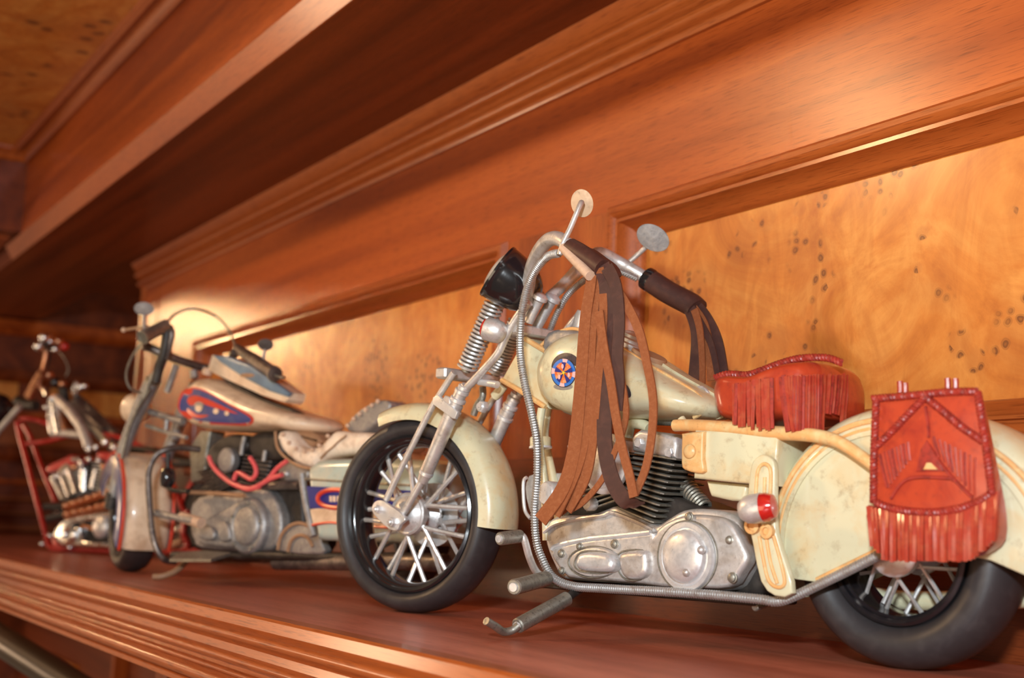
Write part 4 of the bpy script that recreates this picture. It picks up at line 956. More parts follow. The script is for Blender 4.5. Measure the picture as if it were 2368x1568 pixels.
# fabric-like wrap round the left grip
slab([(1332, 572), (1352, 570), (1378, 588), (1402, 606), (1414, 628), (1404, 640), (1384, 640), (1366, 622), (1345, 592)], 0.040, 0.0492, 'grip_wrap', 'brown_leather', 0.003, 3, both=True)
strap([(1372, 612, .0500), (1366, 660, .0512), (1354, 740, .0515), (1346, 850, .0515), (1338, 950, .052), (1326, 1050, .053), (1302, 1130, .0555), (1250, 1204, .060)], [0.0050, 0.0075], mat='suede', side=S0)
strap([(1380, 618, .0495), (1378, 680, .0500), (1370, 760, .0505), (1364, 860, .0505), (1356, 960, .051), (1346, 1040, .052), (1322, 1110, .054), (1282, 1190, .057)], [0.0040, 0.0065], mat='suede', side=S0)
strap([(1388, 620, .0505), (1396, 700, .0508), (1392, 790, .0506), (1384, 870, .0506), (1376, 960, .0508), (1368, 1040, .051), (1352, 1110, .052), (1312, 1180, .053)], [0.0040, 0.0050], mat='suede', side=S0)
strap([(1392, 615, .0500), (1404, 660, .0505), (1402, 740, .0500), (1398, 820, .0498), (1404, 900, .0498), (1398, 960, .0500), (1400, 1040, .0505), (1416, 1110, .051), (1446, 1158, .052), (1478, 1168, .053)], [0.0080, 0.0068], side=S0)
strap([(1404, 618, .0515), (1424, 662, .0520), (1432, 740, .0515), (1428, 820, .0512), (1432, 880, .0512), (1428, 950, .0512)], [0.0060, 0.0050], side=S0)
strap([(1386, 720, .0525), (1396, 800, .0528), (1412, 880, .0530), (1424, 960, .0530), (1440, 1040, .053), (1456, 1100, .0530), (1466, 1150, .0530)], [0.0042, 0.0040], mat='suede', side=S0)
strap([(1402, 640, .0495), (1440, 690, .0500), (1476, 760, .0500), (1496, 840, .0500), (1510, 920, .050), (1508, 1000, .050), (1494, 1080, .050), (1470, 1140, .0505)], [0.0042, 0.0034], mat='suede', side=S0)
strap([(1434, 860, .050), (1448, 960, .0500), (1420, 1050, .0500), (1392, 1110, .050), (1350, 1160, .0500), (1318, 1180, .050)], [0.0028, 0.0026], mat='suede', side=(0.9, 0.1, .4))
# from the right grip
S1 = (1, 0.1, 0)
strap([(1590, 700, -.058), (1606, 740, -.055), (1612, 780, -.054), (1608, 840, -.053), (1600, 912, -.052)], [0.0072, 0.0062], side=S1)
strap([(1606, 716, -.0545), (1618, 760, -.052), (1624, 830, -.051), (1624, 910, -.050)], [0.0040, 0.0030], mat='suede', side=S1)
strap([(1602, 712, -.0575), (1628, 752, -.056), (1642, 820, -.055), (1646, 880, -.055)], [0.0050, 0.0050], mat='suede', side=S1)
strap([(1600, 700, -.0600), (1630, 730, -.0585), (1660, 790, -.057), (1676, 880, -.056)], [0.0064, 0.0050], side=S1)
strap([(1598, 708, -.0560), (1622, 750, -.0545), (1646, 800, -.053), (1662, 880, -.052)], [0.0038, 0.0030], side=S1)

# ------------------------------------------------------------------ the ivory and blue motorcycle behind
r2, f2 = on_z(905, 1378), on_z(300, 1322)
F2 = Frame(r2, f2); h = F2
b2 = empty('model_motorcycle', F2.o, F2.a, 'ivory and blue model cruiser with flame decal on its tank, middle of the row', 'model motorcycle', 'model motorcycles on the shelf')
def ht(pts, r, name, mat, w=0.0, seg=10, n=6, par=b2): return ftube(pts, r, name, mat, par, w, seg, n, h)
def hs(pts, w0, w1, name, mat, bev=0.001, sm=3, par=b2, both=False): return slab(pts, w0, w1, name, mat, bev, sm, h, par, both)
c2 = h(300, 1194, 0.0); R2 = c2.z; c2.x = (c2.x + F2.L) / 2
c2.x = F2.L; Y2 = math.radians(176.8) - F2.a
w2 = wheel('front_wheel', b2, c2, R2, R2 * 0.66, 0.0125, 8, Y2, 0.009, 0.008, spoke='grey_metal', sr=0.0011)
RM2 = Matrix.Rotation(Y2, 3, 'Z')
def put(vf, c_=c2, RM=RM2): return [tuple(c_ + RM @ Vector((-x, y, z))) for x, y, z in vf[0]], vf[1]
fn2 = empty('front_fender', (0, 0, 0)); fn2.parent = b2
MB().add(put(arc_shell(0, 0, R2 + 0.0075, -30, 150, fender_prof(0.0205, 0.020, p=4.0), 44))).build('fender_shell', 'ivory', fn2, 50)
for sd in (1, -1):
    MB().add(put(arc_shell(0, 0, R2 + 0.0045, -30, 150, [(0.0206 * sd, 0), (0.0213 * sd, -0.001), (0.0213 * sd, -0.016), (0.0206 * sd, -0.0165)], 40))).build('fender_band', 'deep_blue', fn2)
    tp = [(c2 + RM2 @ Vector((-(R2 + 0.0068) * math.cos(math.radians(a)), 0.0192 * sd, (R2 + 0.0068) * math.sin(math.radians(a))))) for a in range(-30, 151, 6)]
    MB().add(tube(tp, 0.0014, 8, 2)).build('fender_stripe', 'flame_red', fn2)
# fork, caps, nacelle
for dw in (0.0, -0.042):
    def L2(pts, w=0.020): return [Vector((p.x, p.y + dw, p.z)) for p in h.line(pts, w)]
    MB().add(sweep(L2([(262, 1148), (284, 1044), (318, 952)]), [0.0048, 0.0053, 0.0055], 16)).add(sweep(L2([(318, 952), (346, 896), (352, 884)]), [0.0060, 0.0062, 0.0058], 16)).build('fork_tube', 'grey_metal', b2)
    MB().add(sweep(L2([(256, 1176), (262, 1140)]), [0.0052, 0.0056], 14)).build('fork_foot', 'black_soot', b2)
    q, p = L2([(352, 884), (360, 868)])
    MB().add(lathe([(0.0062, 0), (0.0062, 0.002), (0.0044, 0.0024), (0.0044, 0.005), (0.002, 0.006)], q, p - q, 18)).build('fork_cap', 'steel_dark', b2)
ht([(346, 900), (300, 985), (268, 1120)], 0.0013, 'fork_edging', 'steel_dark', w=0.027)
q = h(334, 945, 0.0); ad = Vector((1, 0, 0.1))
MB().add(lathe([(0.004, -0.014), (0.009, -0.009), (0.0115, 0.0), (0.0122, 0.006), (0.0112, 0.0075)], q + Vector((0.01, 0, 0)), ad, 30)).build('headlight_shell', 'ivory', b2)
MB().add(lathe([(0.0112, 0.0070), (0.008, 0.0100), (0.003, 0.012)], q + Vector((0.01, 0, 0)), ad, 28)).build('headlight_glass', 'glass', b2)
ht([(346, 952), (390, 966), (425, 976)], 0.0026, 'light_bar', 'grey_metal', w=0.012)
ht([(338, 984), (380, 998), (432, 1012)], 0.0015, 'light_bar', 'grey_metal', w=0.012)
ht([(386, 970), (384, 994)], 0.0020, 'light_bar_post', 'grey_metal', w=0.012)
# bars
ht([(388, 752), (384, 790), (377, 825), (368, 850), (360, 884)], 0.0040, 'handlebar', 'black_soot', w=0.028)
ht([(384, 752), (395, 762), (396, 780), (384, 830)], 0.0026, 'handlebar', 'dark_chrome', w=0.026)
ht([(328, 800, .034), (352, 806, .026), (380, 820, .018), (430, 838, .0), (482, 852, -.018), (520, 846, -.01), (545, 812, .004)], 0.0033, 'handlebar', 'dark_chrome')
ht([(408, 844), (400, 868), (386, 906)], 0.0026, 'bar_riser', 'grey_metal', w=0.010)
ht([(448, 858), (450, 874)], 0.0032, 'bar_riser', 'grey_metal', w=-0.004)
A, B = h(329, 781, .052), h(384, 752, .030)
MB().add(lathe([(0.0042, 0.0012), (0.0044, 0), (0.0056, 0), (0.0056, 0.004), (0.0050, 0.005), (0.0050, (B - A).length)], A, B - A, 20)).build('left_grip', 'steel_dark', b2)
A, B = h(637, 866, .022), h(548, 806, .004)
MB().add(lathe([(0.003, 0), (0.0055, 0.0005), (0.0056, 0.004), (0.0046, 0.005), (0.0048, (B - A).length * .5), (0.0036, (B - A).length)], A, B - A, 20)).build('right_grip', 'dark_chrome', b2)
ht([(637, 868, .022), (648, 872, .022), (657, 873, .022)], 0.0011, 'lever_tip', 'steel_dark')
ht([(287, 763, .058), (320, 758, .052), (345, 754, .046)], 0.0012, 'left_lever', 'hide_brown')
MB().add(ball(h(286, 763, .058), 0.0020, (0, 0, 1), 12, 6)).build('lever_knob', 'bone', b2)
mirror(333, 714, 23, 16, -4, 0.050, h.line([(333, 728), (333, 748), (334, 772)], 0.050), 'grey_metal', F=h, par=b2)
mirror(614, 797, 18, 14, -8, 0.012, h.line([(613, 808), (610, 822), (608, 840)], 0.014), 'dark_chrome', F=h, par=b2)
for cb_ in ([(384, 752, .028), (400, 730, .02), (430, 716, .01), (462, 716, 0), (500, 732, -.02), (530, 765, -.01), (546, 806, .004)],
            [(326, 796, .052), (306, 824, .05), (293, 858, .048), (294, 884, .045), (306, 902, .04), (326, 908, .03)]):
    MB().add(tube(h.line(cb_), 0.0010, 8)).build('control_cable', 'steel_dark', b2)
MB().add(wound(h.line([(376, 830, .028), (352, 870, .028), (330, 920, .028), (312, 950, .028)]), 0.0015, 0.002, 7, 0.25)).build('control_cable', 'steel_dark', b2)
# tank with flame decal, dash with blue top
t2 = smooth2(h.o2([(407, 937), (414, 910), (434, 881), (458, 871), (494, 881), (555, 910), (628, 942), (690, 960), (712, 976), (712, 988), (696, 996), (640, 994), (591, 997), (507, 996), (446, 988), (419, 968)], 0.020), 3)
tk2 = MB().add(pillow(t2, 0.0, 0.0300, 12, 0.35)).build('fuel_tank', 'ivory', b2, 60)
MB().add(pillow(t2, 0.0, -0.0300, 12, 0.35)).build('far_tank', 'ivory', b2, 60)
tb2 = bvh_of(tk2)
def d2(o_, off, nm, mt, n=2): return decal(tb2, o_, off, nm, mt, tk2, h, 0.03, n=n)
d2([(411, 940), (420, 908), (448, 895), (482, 906), (530, 934), (578, 958), (587, 972), (576, 984), (530, 984), (460, 978), (424, 962)], 0.0006, 'decal_edge', 'flame_red')
d2([(414, 940), (424, 912), (448, 899), (480, 909), (530, 938), (572, 961), (580, 972), (570, 978), (530, 979), (460, 973), (426, 958)], 0.0012, 'decal_field', 'deep_blue')
d2([(432, 926), (440, 916), (456, 915), (482, 924), (520, 942), (552, 958), (520, 950), (480, 938), (452, 928), (440, 938)], 0.0018, 'decal_flame', 'flame_red')
d2([(434, 944), (446, 958), (470, 962), (484, 960), (466, 967), (446, 964), (434, 952)], 0.0018, 'decal_flame', 'flame_red')
for (x, y, r) in ((459, 945, 8), (499, 951, 6.5), (524, 956, 5.5)):
    d2(circ(x, y, r, r, 8), 0.0024, 'decal_dot', 'ivory')
d2(circ(460, 938, 11, 9, 12, 150, 400) + circ(460, 938, 8, 6.5, 12, 400, 150), 0.0022, 'decal_ring', 'grey_metal', 1)
ds = empty('dash_console', (0, 0, 0)); ds.parent = b2
hs([(479, 856), (490, 820), (530, 826), (582, 848), (668, 908), (664, 924), (657, 931), (604, 914), (502, 868)], -0.004, 0.012, 'console_side', 'ivory', 0.001, 1, par=ds)
hs([(491, 821), (526, 824), (580, 846), (668, 908), (661, 917), (620, 904), (560, 872), (508, 838)], 0.010, 0.0140, 'console_top', 'slate_blue', 0.0015, 1, par=ds)
hs(circ(571, 868, 17, 5, 12), 0.0138, 0.0146, 'console_dial', 'hide_brown', 0.0003, 1, par=ds)
hs([(505, 868), (600, 920), (668, 945), (700, 968), (640, 958), (560, 912)], 0.004, 0.012, 'console_gap_shade', 'black_soot', 0.001)  # black slab painted in for the shade between console and tank
q = h(478, 866, 0.010); MB().add(lathe([(0.004, 0), (0.0042, .003), (0.003, .005)], q, (-.3, 0, 1), 14)).build('fuel_cap', 'bone', b2)
# seat and backrest
hs([(637, 1000), (641, 1030), (656, 1052), (685, 1073), (718, 1082), (733, 1070), (755, 1058), (811, 1050), (850, 1046), (900, 1040), (900, 1004), (850, 1000), (800, 998), (770, 996), (755, 1008), (737, 1026), (711, 1038), (690, 1034), (672, 1014), (655, 996)], -0.014, 0.022, 'seat', 'white_hide', 0.006, 3, both=True)
hs([(660, 998), (678, 1026), (704, 1038), (732, 1028), (740, 1018), (716, 996), (680, 990)], -0.018, 0.010, 'seat_top', 'hide_brown', 0.003, 2)
MB().add(tube(h.line([(637, 998), (641, 1032), (658, 1056), (688, 1076), (720, 1084)], 0.0225), 0.0011, 8)).build('seat_piping', 'hide_brown', b2)
for (x, y) in ((655, 1005), (668, 1024), (684, 1037), (704, 1044), (722, 1040), (738, 1030), (758, 1008)):
    MB().add(ball(h(x, y, 0.0225), 0.0016, (0, 1, 0), 10, 6)).build('seat_stud', 'bone', b2)
for (x, y) in ((800, 1008), (775, 1030)):
    MB().add(tube(h.line([(x, y), (x - 18, y + 14), (x - 34, y + 30)], 0.0225), 0.0007, 6)).build('seat_seam', 'hide_brown', b2)
hs([(803, 996), (806, 975), (830, 948), (868, 928), (894, 926), (902, 938), (892, 956), (862, 984), (840, 1000)], -0.010, 0.008, 'backrest', 'grey_metal', 0.002, 3, both=True)
for k in range(6):
    t = k / 5; MB().add(ball(h(804 + 70 * t, 984 - 56 * t ** .8, 0.009), 0.0017, (0, 1, 0), 10, 6)).build('backrest_stud', 'bone', b2)
# saddlebag with stripes and ring badge
sg = empty('saddlebag', (0, 0, 0)); sg.parent = b2
hs([(706, 1092), (720, 1072), (745, 1062), (860, 1060), (960, 1062), (1010, 1072), (1020, 1150), (1012, 1256), (900, 1254), (745, 1250), (728, 1238), (718, 1180)], 0.006, 0.040, 'bag_shell', 'pale_blue', 0.006, 2, par=sg)
hs([(708, 1124), (860, 1130), (1018, 1138), (1018, 1188), (860, 1182), (716, 1176)], 0.038, 0.0408, 'bag_band', 'navy', 0.0004, 1, par=sg)
hs([(716, 1178), (740, 1174), (860, 1184), (1018, 1190), (1016, 1226), (860, 1216), (770, 1208), (724, 1214)], 0.038, 0.0408, 'bag_stripe', 'ivory', 0.0004, 1, par=sg)
MB().add(tube(h.line([(722, 1214), (760, 1208), (800, 1212), (860, 1217), (1016, 1228)], 0.041), 0.0009, 8)).build('bag_line', 'flame_red', sg)
MB().add(tube(h.line([(706, 1108), (800, 1114), (900, 1120), (1016, 1126)], 0.0402), 0.0008, 8)).build('bag_lid_seam', 'steel_dark', sg)
MB().add(sweep(catmull(h.line(circ(775, 1153, 40, 21, 24), 0.0412), 2, True), 0.0016, 8, closed=True)).build('badge_ring', 'flame_red', sg)
for k, (x, wd_) in enumerate(((764, 5), (772, 6), (781, 5), (790, 4))):
    hs([(x - wd_ / 2, 1147), (x + wd_ / 2, 1147), (x + wd_ / 2, 1161), (x - wd_ / 2, 1160)], 0.0405, 0.0412, 'badge_letter', 'ivory', 0.0001, 1, par=sg)
# engine block
hs([(440, 1160), (470, 1120), (540, 1110), (640, 1110), (690, 1130), (700, 1200), (690, 1280), (560, 1280), (450, 1270), (436, 1220)], -0.020, 0.010, 'crankcase', 'black_soot', 0.003)
hs([(438, 1180), (456, 1150), (520, 1136), (575, 1132), (610, 1130), (632, 1150), (648, 1190), (646, 1240), (622, 1272), (560, 1274), (462, 1268), (446, 1250), (438, 1220)], 0.008, 0.018, 'primary_case', 'grey_metal', 0.003, 2)
hs([(450, 1216), (480, 1196), (530, 1172), (560, 1160), (600, 1262), (560, 1270), (470, 1262), (454, 1246)], 0.016, 0.0225, 'primary_cover', 'grey_metal', 0.003, 2)
q = h(578, 1217, 0.020)
MB().add(lathe([(0.0205, -0.002), (0.0205, 0.001), (0.0196, 0.003), (0.0178, 0.004), (0.0160, 0.0035), (0.0148, 0.002), (0.0142, 0.002), (0.0136, 0.004), (0.0120, 0.0052), (0.004, 0.0058)], q, LAT, 40)).build('clutch_dome', 'grey_metal', b2)
for k in range(5):
    a = 2 * PI * k / 5 + .4; p = q + Vector((0.0168 * math.cos(a), 0.0042, 0.0168 * math.sin(a))); MB().add(ball(p, 0.0014, LAT, 10, 6)).build('cover_bolt', 'steel_dark', b2)
hs([(456, 1226), (464, 1216), (484, 1218), (494, 1232), (490, 1248), (470, 1250), (458, 1242)], 0.021, 0.0262, 'cover_bulge', 'grey_metal', 0.002)
hs([(502, 1212), (524, 1210), (530, 1246), (508, 1252)], 0.021, 0.0262, 'cover_bulge', 'grey_metal', 0.002)
cylinder((454, 1092), (520, 1072), (484, 1142), (540, 1118), 8, -0.014, 0.014, 'front_cylinder', h, b2, 'dark_chrome', 0.0015)
cylinder((560, 1052), (628, 1058), (548, 1112), (610, 1128), 8, -0.014, 0.014, 'rear_cylinder', h, b2, 'dark_chrome', 0.0015)
hs([(470, 1070), (486, 1032), (520, 1008), (556, 1006), (572, 1030), (548, 1058), (500, 1080), (478, 1086)], -0.012, 0.016, 'rocker_box', 'black_soot', 0.003)
hs([(575, 1012), (600, 1000), (640, 1006), (652, 1040), (640, 1064), (590, 1058), (574, 1040)], -0.012, 0.016, 'rocker_box', 'black_soot', 0.003)
for (x0_, y0_, x1_, y1_) in ((562, 1024, 558, 1052), (614, 1042, 610, 1066), (566, 1010, 562, 1028)):
    ht([(x0_, y0_), ((x0_ + x1_) / 2, (y0_ + y1_) / 2), (x1_, y1_)], 0.0018, 'rocker_tube', 'grey_metal', w=0.018)
q = h(523, 1064, 0.020); MB().add(lathe([(0.0085, -0.006), (0.0092, -0.004), (0.0092, 0.0), (0.0080, 0.0014), (0.003, 0.0018)], q, LAT, 28)).build('horn_cover', 'grey_metal', b2)
for cb_ in ([(483, 1056), (490, 1074), (504, 1092), (530, 1114), (556, 1126), (585, 1128), (618, 1110), (640, 1084), (664, 1066)], [(578, 1058), (590, 1078), (592, 1096), (580, 1108), (562, 1098), (548, 1094), (541, 1110)], [(600, 1122), (625, 1108), (652, 1098)], [(545, 1120), (570, 1131), (600, 1126)]):
    MB().add(tube(h.line(cb_, 0.024), 0.0017, 8)).build('plug_wire', 'pink_wire', b2)
hs([(648, 1066), (700, 1070), (712, 1090), (702, 1110), (650, 1112), (642, 1090)], 0.0, 0.014, 'side_plate', 'grey_metal', 0.002)
MB().add(ball(h(663, 1096, 0.015), 0.0022, LAT, 12, 6)).build('plate_bolt', 'silver', b2)
ht([(612, 1124), (650, 1122), (694, 1122)], 0.0034, 'oil_pipe', 'dark_chrome', w=0.016)
hs([(640, 1132), (690, 1134), (690, 1176), (646, 1168)], 0.0, 0.006, 'battery_box', 'black_soot', 0.001, 1)
ht([(698, 1096), (704, 1140), (714, 1190), (726, 1240)], 0.0026, 'bag_strut', 'grey_metal', w=0.038)
ht([(436, 1138), (500, 1141), (566, 1146)], 0.0016, 'rod', 'hide_brown', w=0.026)
gd = hs([(640, 1274), (646, 1240), (664, 1214), (690, 1206), (716, 1212), (738, 1236), (744, 1258), (744, 1282)], 0.018, 0.024, 'axle_guard', 'grey_metal', 0.0015, 2)
for ln in ([(643, 1272), (650, 1240), (668, 1218), (692, 1210), (714, 1216)], [(666, 1276), (674, 1250), (692, 1238), (712, 1244), (724, 1264)]): MB().add(tube(h.line(ln, 0.0245), 0.0013, 8)).build('guard_rib', 'hide_brown', b2)
hs([(436, 1036), (452, 1010), (462, 996), (486, 996), (478, 1040), (470, 1110), (440, 1116)], -0.008, 0.006, 'front_downtube', 'steel_dark', 0.002, 1)
# crash bar, fog lamp, floorboard, pedals and side stand
ht([(462, 1040, .016), (430, 1036, .026), (396, 1037, .038), (366, 1048, .046), (350, 1070, .050), (343, 1100, .052), (345, 1157, .052), (351, 1226, .052), (362, 1268, .050), (380, 1294, .044), (404, 1300, .030)], 0.0024, 'crash_bar', 'dark_chrome')
ht([(388, 1048), (388, 1080), (389, 1122), (400, 1134), (436, 1136)], 0.0018, 'lamp_bracket', 'black_soot', w=0.044)
q = h(385, 1105, 0.044); MB().add(lathe([(0.003, -0.006), (0.0072, -0.004), (0.0080, 0.0), (0.0066, 0.003), (0.002, 0.004)], q, (0.3, 1, 0), 24)).build('fog_lamp', 'black_gloss', b2)
ht([(358, 1186), (385, 1192), (416, 1198), (446, 1204)], 0.0026, 'shift_rod', 'grey_metal', w=0.046)
ht([(420, 1196), (440, 1202), (466, 1210)], 0.0040, 'shift_pedal', 'bone', w=0.044)
A = [(392, 1292), (418, 1274), (470, 1272), (534, 1276), (490, 1294)]
fb = [h.c + (h(x, y, .04) - h.c) * ((0.0125 - h.c.z) / (h(x, y, .04).z - h.c.z)) for x, y in A] if False else [h(392, 1292, .060), h(420, 1276, .036), h(476, 1272, .034), h(534, 1278, .036), h(488, 1292, .060)]
nfb = len(fb); zz = sum(p.z for p in fb) / nfb
MB().add(([(p.x, p.y, p.z) for p in fb] + [(p.x, p.y, p.z - 0.0022) for p in fb], [tuple(range(nfb)), tuple(range(nfb, 2 * nfb))[::-1]] + [(k, (k + 1) % nfb, nfb + (k + 1) % nfb, nfb + k) for k in range(nfb)])).build('floorboard', 'steel_dark', b2)
for (x, y) in ((412, 1296), (464, 1295)): MB().add(ball(h(x, y, .058), 0.0016, (0, 0, 1), 10, 6)).build('board_bolt', 'bone', b2)
ht([(431, 1297, .034), (415, 1314, .042), (396, 1326, .048), (374, 1333, .054), (354, 1334, .058)], 0.0022, 'side_stand', 'hide_brown')
ht([(400, 1284), (540, 1284), (700, 1286), (800, 1290)], 0.0030, 'lower_frame_rail', 'black_soot', w=0.020)
ht([(640, 1300, .010), (800, 1300, .02), (900, 1298, .034), (1030, 1302, .036)], 0.0055, 'exhaust_pipe', 'dark_chrome')
ht([(520, 1284, -.03), (700, 1290, -.034), (900, 1296, -.034)], 0.0050, 'exhaust_pipe', 'dark_chrome')
# rear wheel and fender
R2r = 0.045; c2r = Vector((0, 0, R2r))
wheel('rear_wheel', b2, c2r, R2r, R2r * 0.6, 0.0140, 8, 0.0, 0.009, 0.008, spoke='grey_metal', sr=0.0011)
MB().add(arc_shell(c2r.x, c2r.z, R2r + 0.006, -5 + 0, 165, fender_prof(0.018, 0.016, p=3.0), 36)).build('rear_fender', 'ivory', b2, 50)

# ------------------------------------------------------------------ the red chopper, farthest
F3 = Frame((-1.285, 0.446), (-1.53, 0.335)); k3 = F3
b3 = empty('model_motorcycle', F3.o, F3.a, 'red framed model chopper with chrome engine, farthest along the shelf at the left', 'model motorcycle', 'model motorcycles on the shelf')
def kt(pts, r, name, mat, w=0.0, seg=10, n=6): return ftube(pts, r, name, mat, b3, w, seg, n, k3)
def ks(pts, w0, w1, name, mat, bev=0.001, sm=3, both=False): return slab(pts, w0, w1, name, mat, bev, sm, k3, b3, both)
kt([(40, 975), (44, 1000), (60, 1060), (78, 1130), (98, 1206), (110, 1252), (120, 1268), (150, 1270)], 0.0030, 'frame_rail', 'candy_red', w=0.016)
kt([(52, 980), (70, 1010), (92, 1070), (124, 1150), (140, 1200)], 0.0028, 'frame_rail', 'candy_red', w=-0.016)
kt([(120, 1268), (200, 1272), (320, 1276), (440, 1275), (500, 1258)], 0.0030, 'frame_rail', 'candy_red', w=0.014)
kt([(120, 1262), (250, 1270), (440, 1276)], 0.0030, 'frame_rail', 'candy_red', w=-0.014)
kt([(60, 1026), (110, 1020), (180, 1004), (270, 1010), (360, 1050)], 0.0030, 'frame_backbone', 'candy_red', w=0.0)
kt([(48, 968), (80, 970), (116, 982)], 0.0030, 'frame_rail', 'candy_red', w=0.0)
kt([(436, 1180), (424, 1230), (434, 1262), (410, 1284)], 0.0034, 'frame_rail', 'candy_red', w=0.014)
kt([(400, 1120), (430, 1190), (470, 1230)], 0.0030, 'frame_rail', 'candy_red', w=0.014)
ks([(120, 1240), (134, 1236), (146, 1252), (142, 1268), (120, 1266)], 0.008, 0.016, 'frame_gusset', 'candy_red', 0.001, 1)
# raked fork, yokes, handlebar cluster
for w in (0.016, -0.012):
    ends = k3.line([(46, 940), (-2, 994)], w); ax3 = Vector((F3.L + 0.17, w, 0.046))
    MB().add(sweep([ends[0], ends[1], ends[1].lerp(ax3, 0.5), ax3], 0.0036, 12)).build('fork_tube', 'silver', b3)
    kt([(98, 862), (84, 884), (66, 918)], 0.0055, 'fork_tube', 'copper', w=w)
kt([(40, 926), (56, 934), (84, 938)], 0.0064, 'fork_yoke', 'black_soot', w=0.0)
kt([(106, 812), (104, 830), (99, 852), (96, 862)], 0.0028, 'bar_riser', 'copper', w=0.008)
kt([(112, 806), (110, 830), (104, 856)], 0.0034, 'bar_riser', 'black_soot', w=-0.004)
for (x, y, r, mt, w) in ((90, 802, .0055, 'chrome', .02), (103, 782, .0058, 'chrome', .018), (112, 778, .0040, 'chrome', .01), (117, 790, .0044, 'chrome', .01), (128, 808, .0042, 'chrome', 0), (135, 790, .0058, 'copper', -.004), (149, 801, .0050, 'red_lens', -.01),
                         (112, 868, .0056, 'copper', 0), (128, 884, .0058, 'black_gloss', 0), (144, 888, .0042, 'copper', 0), (107, 942, .0034, 'chrome', .01), (126, 916, .0038, 'copper', .01), (186, 896, .0050, 'chrome', -.01), (196, 893, .0038, 'chrome', -.01)):
    MB().add(ball(k3(x, y, w), r, (0.3, 1, 0.2), 16, 8, 1.15)).build('control_fitting', mt, b3)
kt([(104, 796, .018), (120, 800, .005), (138, 796, -.008)], 0.0034, 'handlebar', 'black_gloss')
kt([(136, 812), (152, 834), (158, 856), (152, 870)], 0.0009, 'control_cable', 'steel_dark', w=-0.006)
kt([(174, 912), (170, 900), (178, 884)], 0.0030, 'mirror_cup', 'chrome', w=-0.006)
kt([(88, 892), (98, 900), (108, 914)], 0.0032, 'chrome_link', 'chrome', w=0.010)
# skeletal tank of polished tubes
for pts, mt, r, w in (([(120, 920), (118, 960), (122, 1000)], 'chrome', .0045, .016), ([(128, 926), (132, 960), (140, 1002)], 'chrome', .0062, .014), ([(136, 940), (144, 975), (152, 998)], 'copper', .0032, .012),
                      ([(130, 922), (160, 950), (186, 986), (198, 1012), (204, 1034)], 'silver', .0052, .014), ([(122, 1002), (150, 1002), (190, 1006)], 'silver', .0042, .014),
                      ([(165, 934), (190, 968), (226, 1000), (264, 1034)], 'steel_dark', .0056, 0.0), ([(176, 920), (210, 950), (250, 990), (288, 1026)], 'dark_chrome', .0056, -.012),
                      ([(178, 930), (192, 956), (214, 972), (240, 1000)], 'dark_chrome', .0075, -.006)):
    kt(pts, r, 'tank_tube', mt, w=w)
kt([(146, 900), (150, 930), (158, 960)], 0.0062, 'tank_neck', 'black_soot', w=0.0)
for (x, y, r) in ((206, 1038, .0042), (244, 1022, .0044), (264, 1034, .0040), (222, 1034, .0034)):
    MB().add(ball(k3(x, y, 0.012), r, (0, 0, 1), 14, 8, 1.3)).build('tank_foot', 'chrome', b3)
# engine
ks([(118, 1090), (180, 1070), (260, 1060), (300, 1080), (300, 1200), (160, 1200)], -0.016, 0.004, 'engine_core', 'black_soot', 0.003, 1)
cylinder((112, 1094), (182, 1074), (150, 1152), (196, 1136), 8, -0.012, 0.016, 'front_cylinder', k3, b3, 'silver_bright', 0.0016, 'steel_dark')
cylinder((212, 1072), (270, 1078), (206, 1128), (254, 1140), 8, -0.012, 0.016, 'rear_cylinder', k3, b3, 'silver_bright', 0.0016, 'steel_dark')
ks([(105, 1084), (112, 1074), (140, 1062), (160, 1052), (176, 1056), (182, 1070), (150, 1082), (110, 1094)], -0.012, 0.018, 'rocker_cover', 'candy_red', 0.003, 2)
ks([(222, 1046), (240, 1044), (274, 1054), (276, 1072), (240, 1066), (222, 1058)], -0.012, 0.018, 'rocker_cover', 'candy_red', 0.003, 2)
for (x0_, y0_, x1_, y1_) in ((158, 1084, 176, 1140), (188, 1066, 192, 1130), (196, 1086, 194, 1136), (140, 1094, 160, 1148), (120, 1104, 146, 1156), (222, 1086, 212, 1128), (168, 1062, 186, 1062)):
    kt([(x0_, y0_), ((x0_ + x1_) / 2, (y0_ + y1_) / 2), (x1_, y1_)], 0.0026, 'pushrod_tube', 'chrome', w=0.021)
for (x, y) in ((137, 1098), (151, 1092), (128, 1102), (206, 1062), (228, 1064)):
    MB().add(ball(k3(x, y, 0.022), 0.0034, LAT, 12, 8)).build('rocker_nut', 'chrome', b3)
MB().add(ball(k3(172, 1080, 0.024), 0.0036, LAT, 12, 8)).build('rocker_nut', 'copper', b3)
MB().add(ball(k3(240, 1078, 0.022), 0.0036, LAT, 12, 8)).build('rocker_nut', 'copper', b3)
for (x0_, y0_, x1_, y1_) in ((152, 1172, 255, 1138), (154, 1192, 262, 1166)):
    kt([(x0_, y0_), ((x0_ + x1_) / 2, (y0_ + y1_) / 2), (x1_, y1_)], 0.0046, 'exhaust_shield', 'copper', w=0.024)
    for j in range(7):
        t = j / 6; MB().add(ball(k3(x0_ + (x1_ - x0_) * t, y0_ + (y1_ - y0_) * t - 4, 0.029), 0.0034, LAT, 12, 8)).build('shield_stud', 'copper', b3)
for (x0_, y0_, x1_, y1_) in ((108, 1172, 152, 1172), (114, 1200, 154, 1192)):
    kt([(x0_, y0_), ((x0_ + x1_) / 2, (y0_ + y1_) / 2), (x1_, y1_)], 0.0056, 'exhaust_pipe', 'black_gloss', w=0.020)
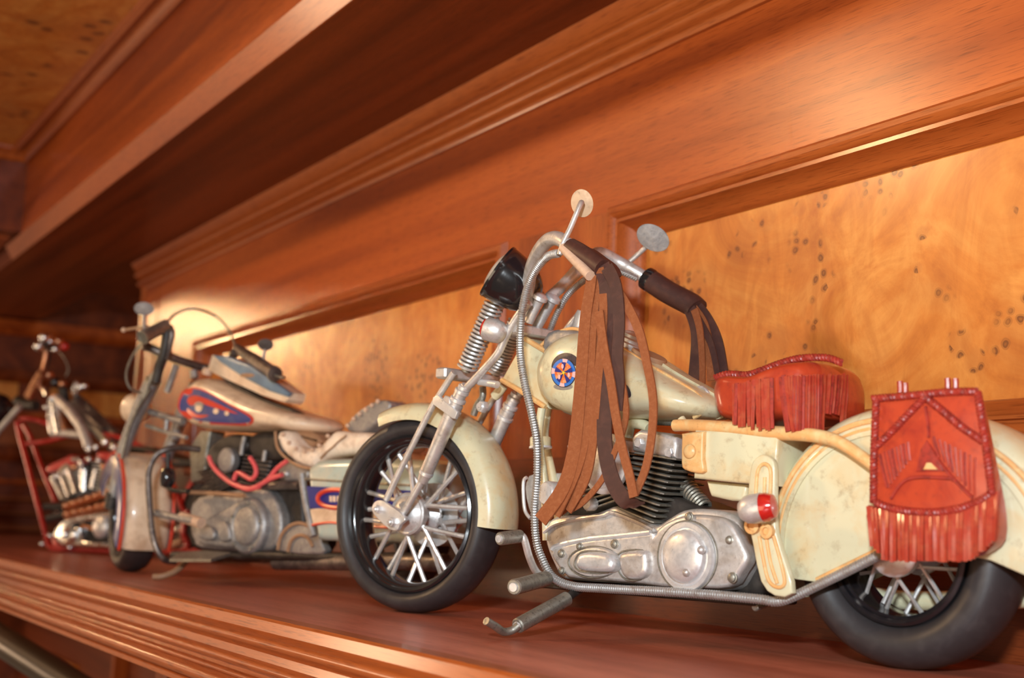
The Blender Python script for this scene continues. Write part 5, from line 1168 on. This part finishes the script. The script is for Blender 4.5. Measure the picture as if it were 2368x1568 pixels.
cv = ks([(122, 1236), (136, 1210), (160, 1196), (220, 1186), (262, 1178), (310, 1186), (310, 1264), (262, 1268), (150, 1264), (130, 1254)], 0.004, 0.020, 'primary_plate', 'black_gloss', 0.002, 2)
ks([(128, 1236), (140, 1206), (180, 1192), (258, 1182), (258, 1196), (190, 1206), (158, 1214), (184, 1222), (188, 1250), (258, 1256), (258, 1267), (150, 1263), (132, 1252)], 0.018, 0.026, 'primary_cover', 'chrome', 0.003, 2)
q = k3(162, 1236, 0.026); MB().add(lathe([(0.010, -0.002), (0.010, 0.002), (0.0075, 0.004), (0.0055, 0.0030), (0.0045, 0.001)], q, LAT, 28)).build('primary_hub', 'chrome', b3)
q = k3(236, 1218, 0.022); MB().add(lathe([(0.012, -0.002), (0.012, 0.003), (0.009, 0.006), (0.002, 0.007)], q, LAT, 28)).build('clutch_cover', 'silver_bright', b3)
kt([(190, 1216), (206, 1220), (220, 1226)], 0.0022, 'primary_link', 'copper', w=0.026)
for (x, y) in ((98, 1258), (162, 1266), (116, 1238)):
    MB().add(ball(k3(x, y, 0.018), 0.0034, LAT, 12, 8)).build('frame_nut', 'chrome', b3)
kt([(392, 1210), (408, 1226), (420, 1218)], 0.0030, 'foot_control', 'chrome', w=0.012)
kt([(396, 1264), (410, 1256), (422, 1250)], 0.0036, 'foot_control', 'bone', w=0.014)
R3 = 0.047
wheel('rear_wheel', b3, Vector((0.0, 0, R3)), R3, R3 * 0.62, 0.0125, 8, 0.0, 0.009, 0.008, rimm='black_gloss', spoke='chrome', sr=0.0010)
c3f = Vector((F3.L + 0.17, 0, 0.046))
wheel('front_wheel', b3, c3f, 0.046, 0.036, 0.008, 10, 0.0, 0.008, 0.007, spoke='chrome', sr=0.0010)
q = k3(4, 948, 0.0); MB().add(lathe([(0.004, -0.016), (0.014, -0.012), (0.0195, -0.002), (0.0205, 0.008), (0.0190, 0.010)], q + Vector((0.006, 0, 0)), (1, 0.1, 0.1), 30)).build('headlight_shell', 'black_gloss', b3)
MB().add(lathe([(0.0190, 0.0095), (0.013, 0.013), (0.003, 0.0145)], q + Vector((0.006, 0, 0)), (1, 0.1, 0.1), 28)).build('headlight_glass', 'glass', b3)
ks([(300, 1030), (360, 1040), (420, 1060), (470, 1060), (470, 1076), (380, 1078), (300, 1056)], -0.014, 0.014, 'seat', 'black_soot', 0.004, 3, both=True)
MB().add(arc_shell(0, R3, R3 + 0.005, 10, 150, fender_prof(0.0145, 0.010), 30)).build('rear_fender', 'candy_red', b3, 50)
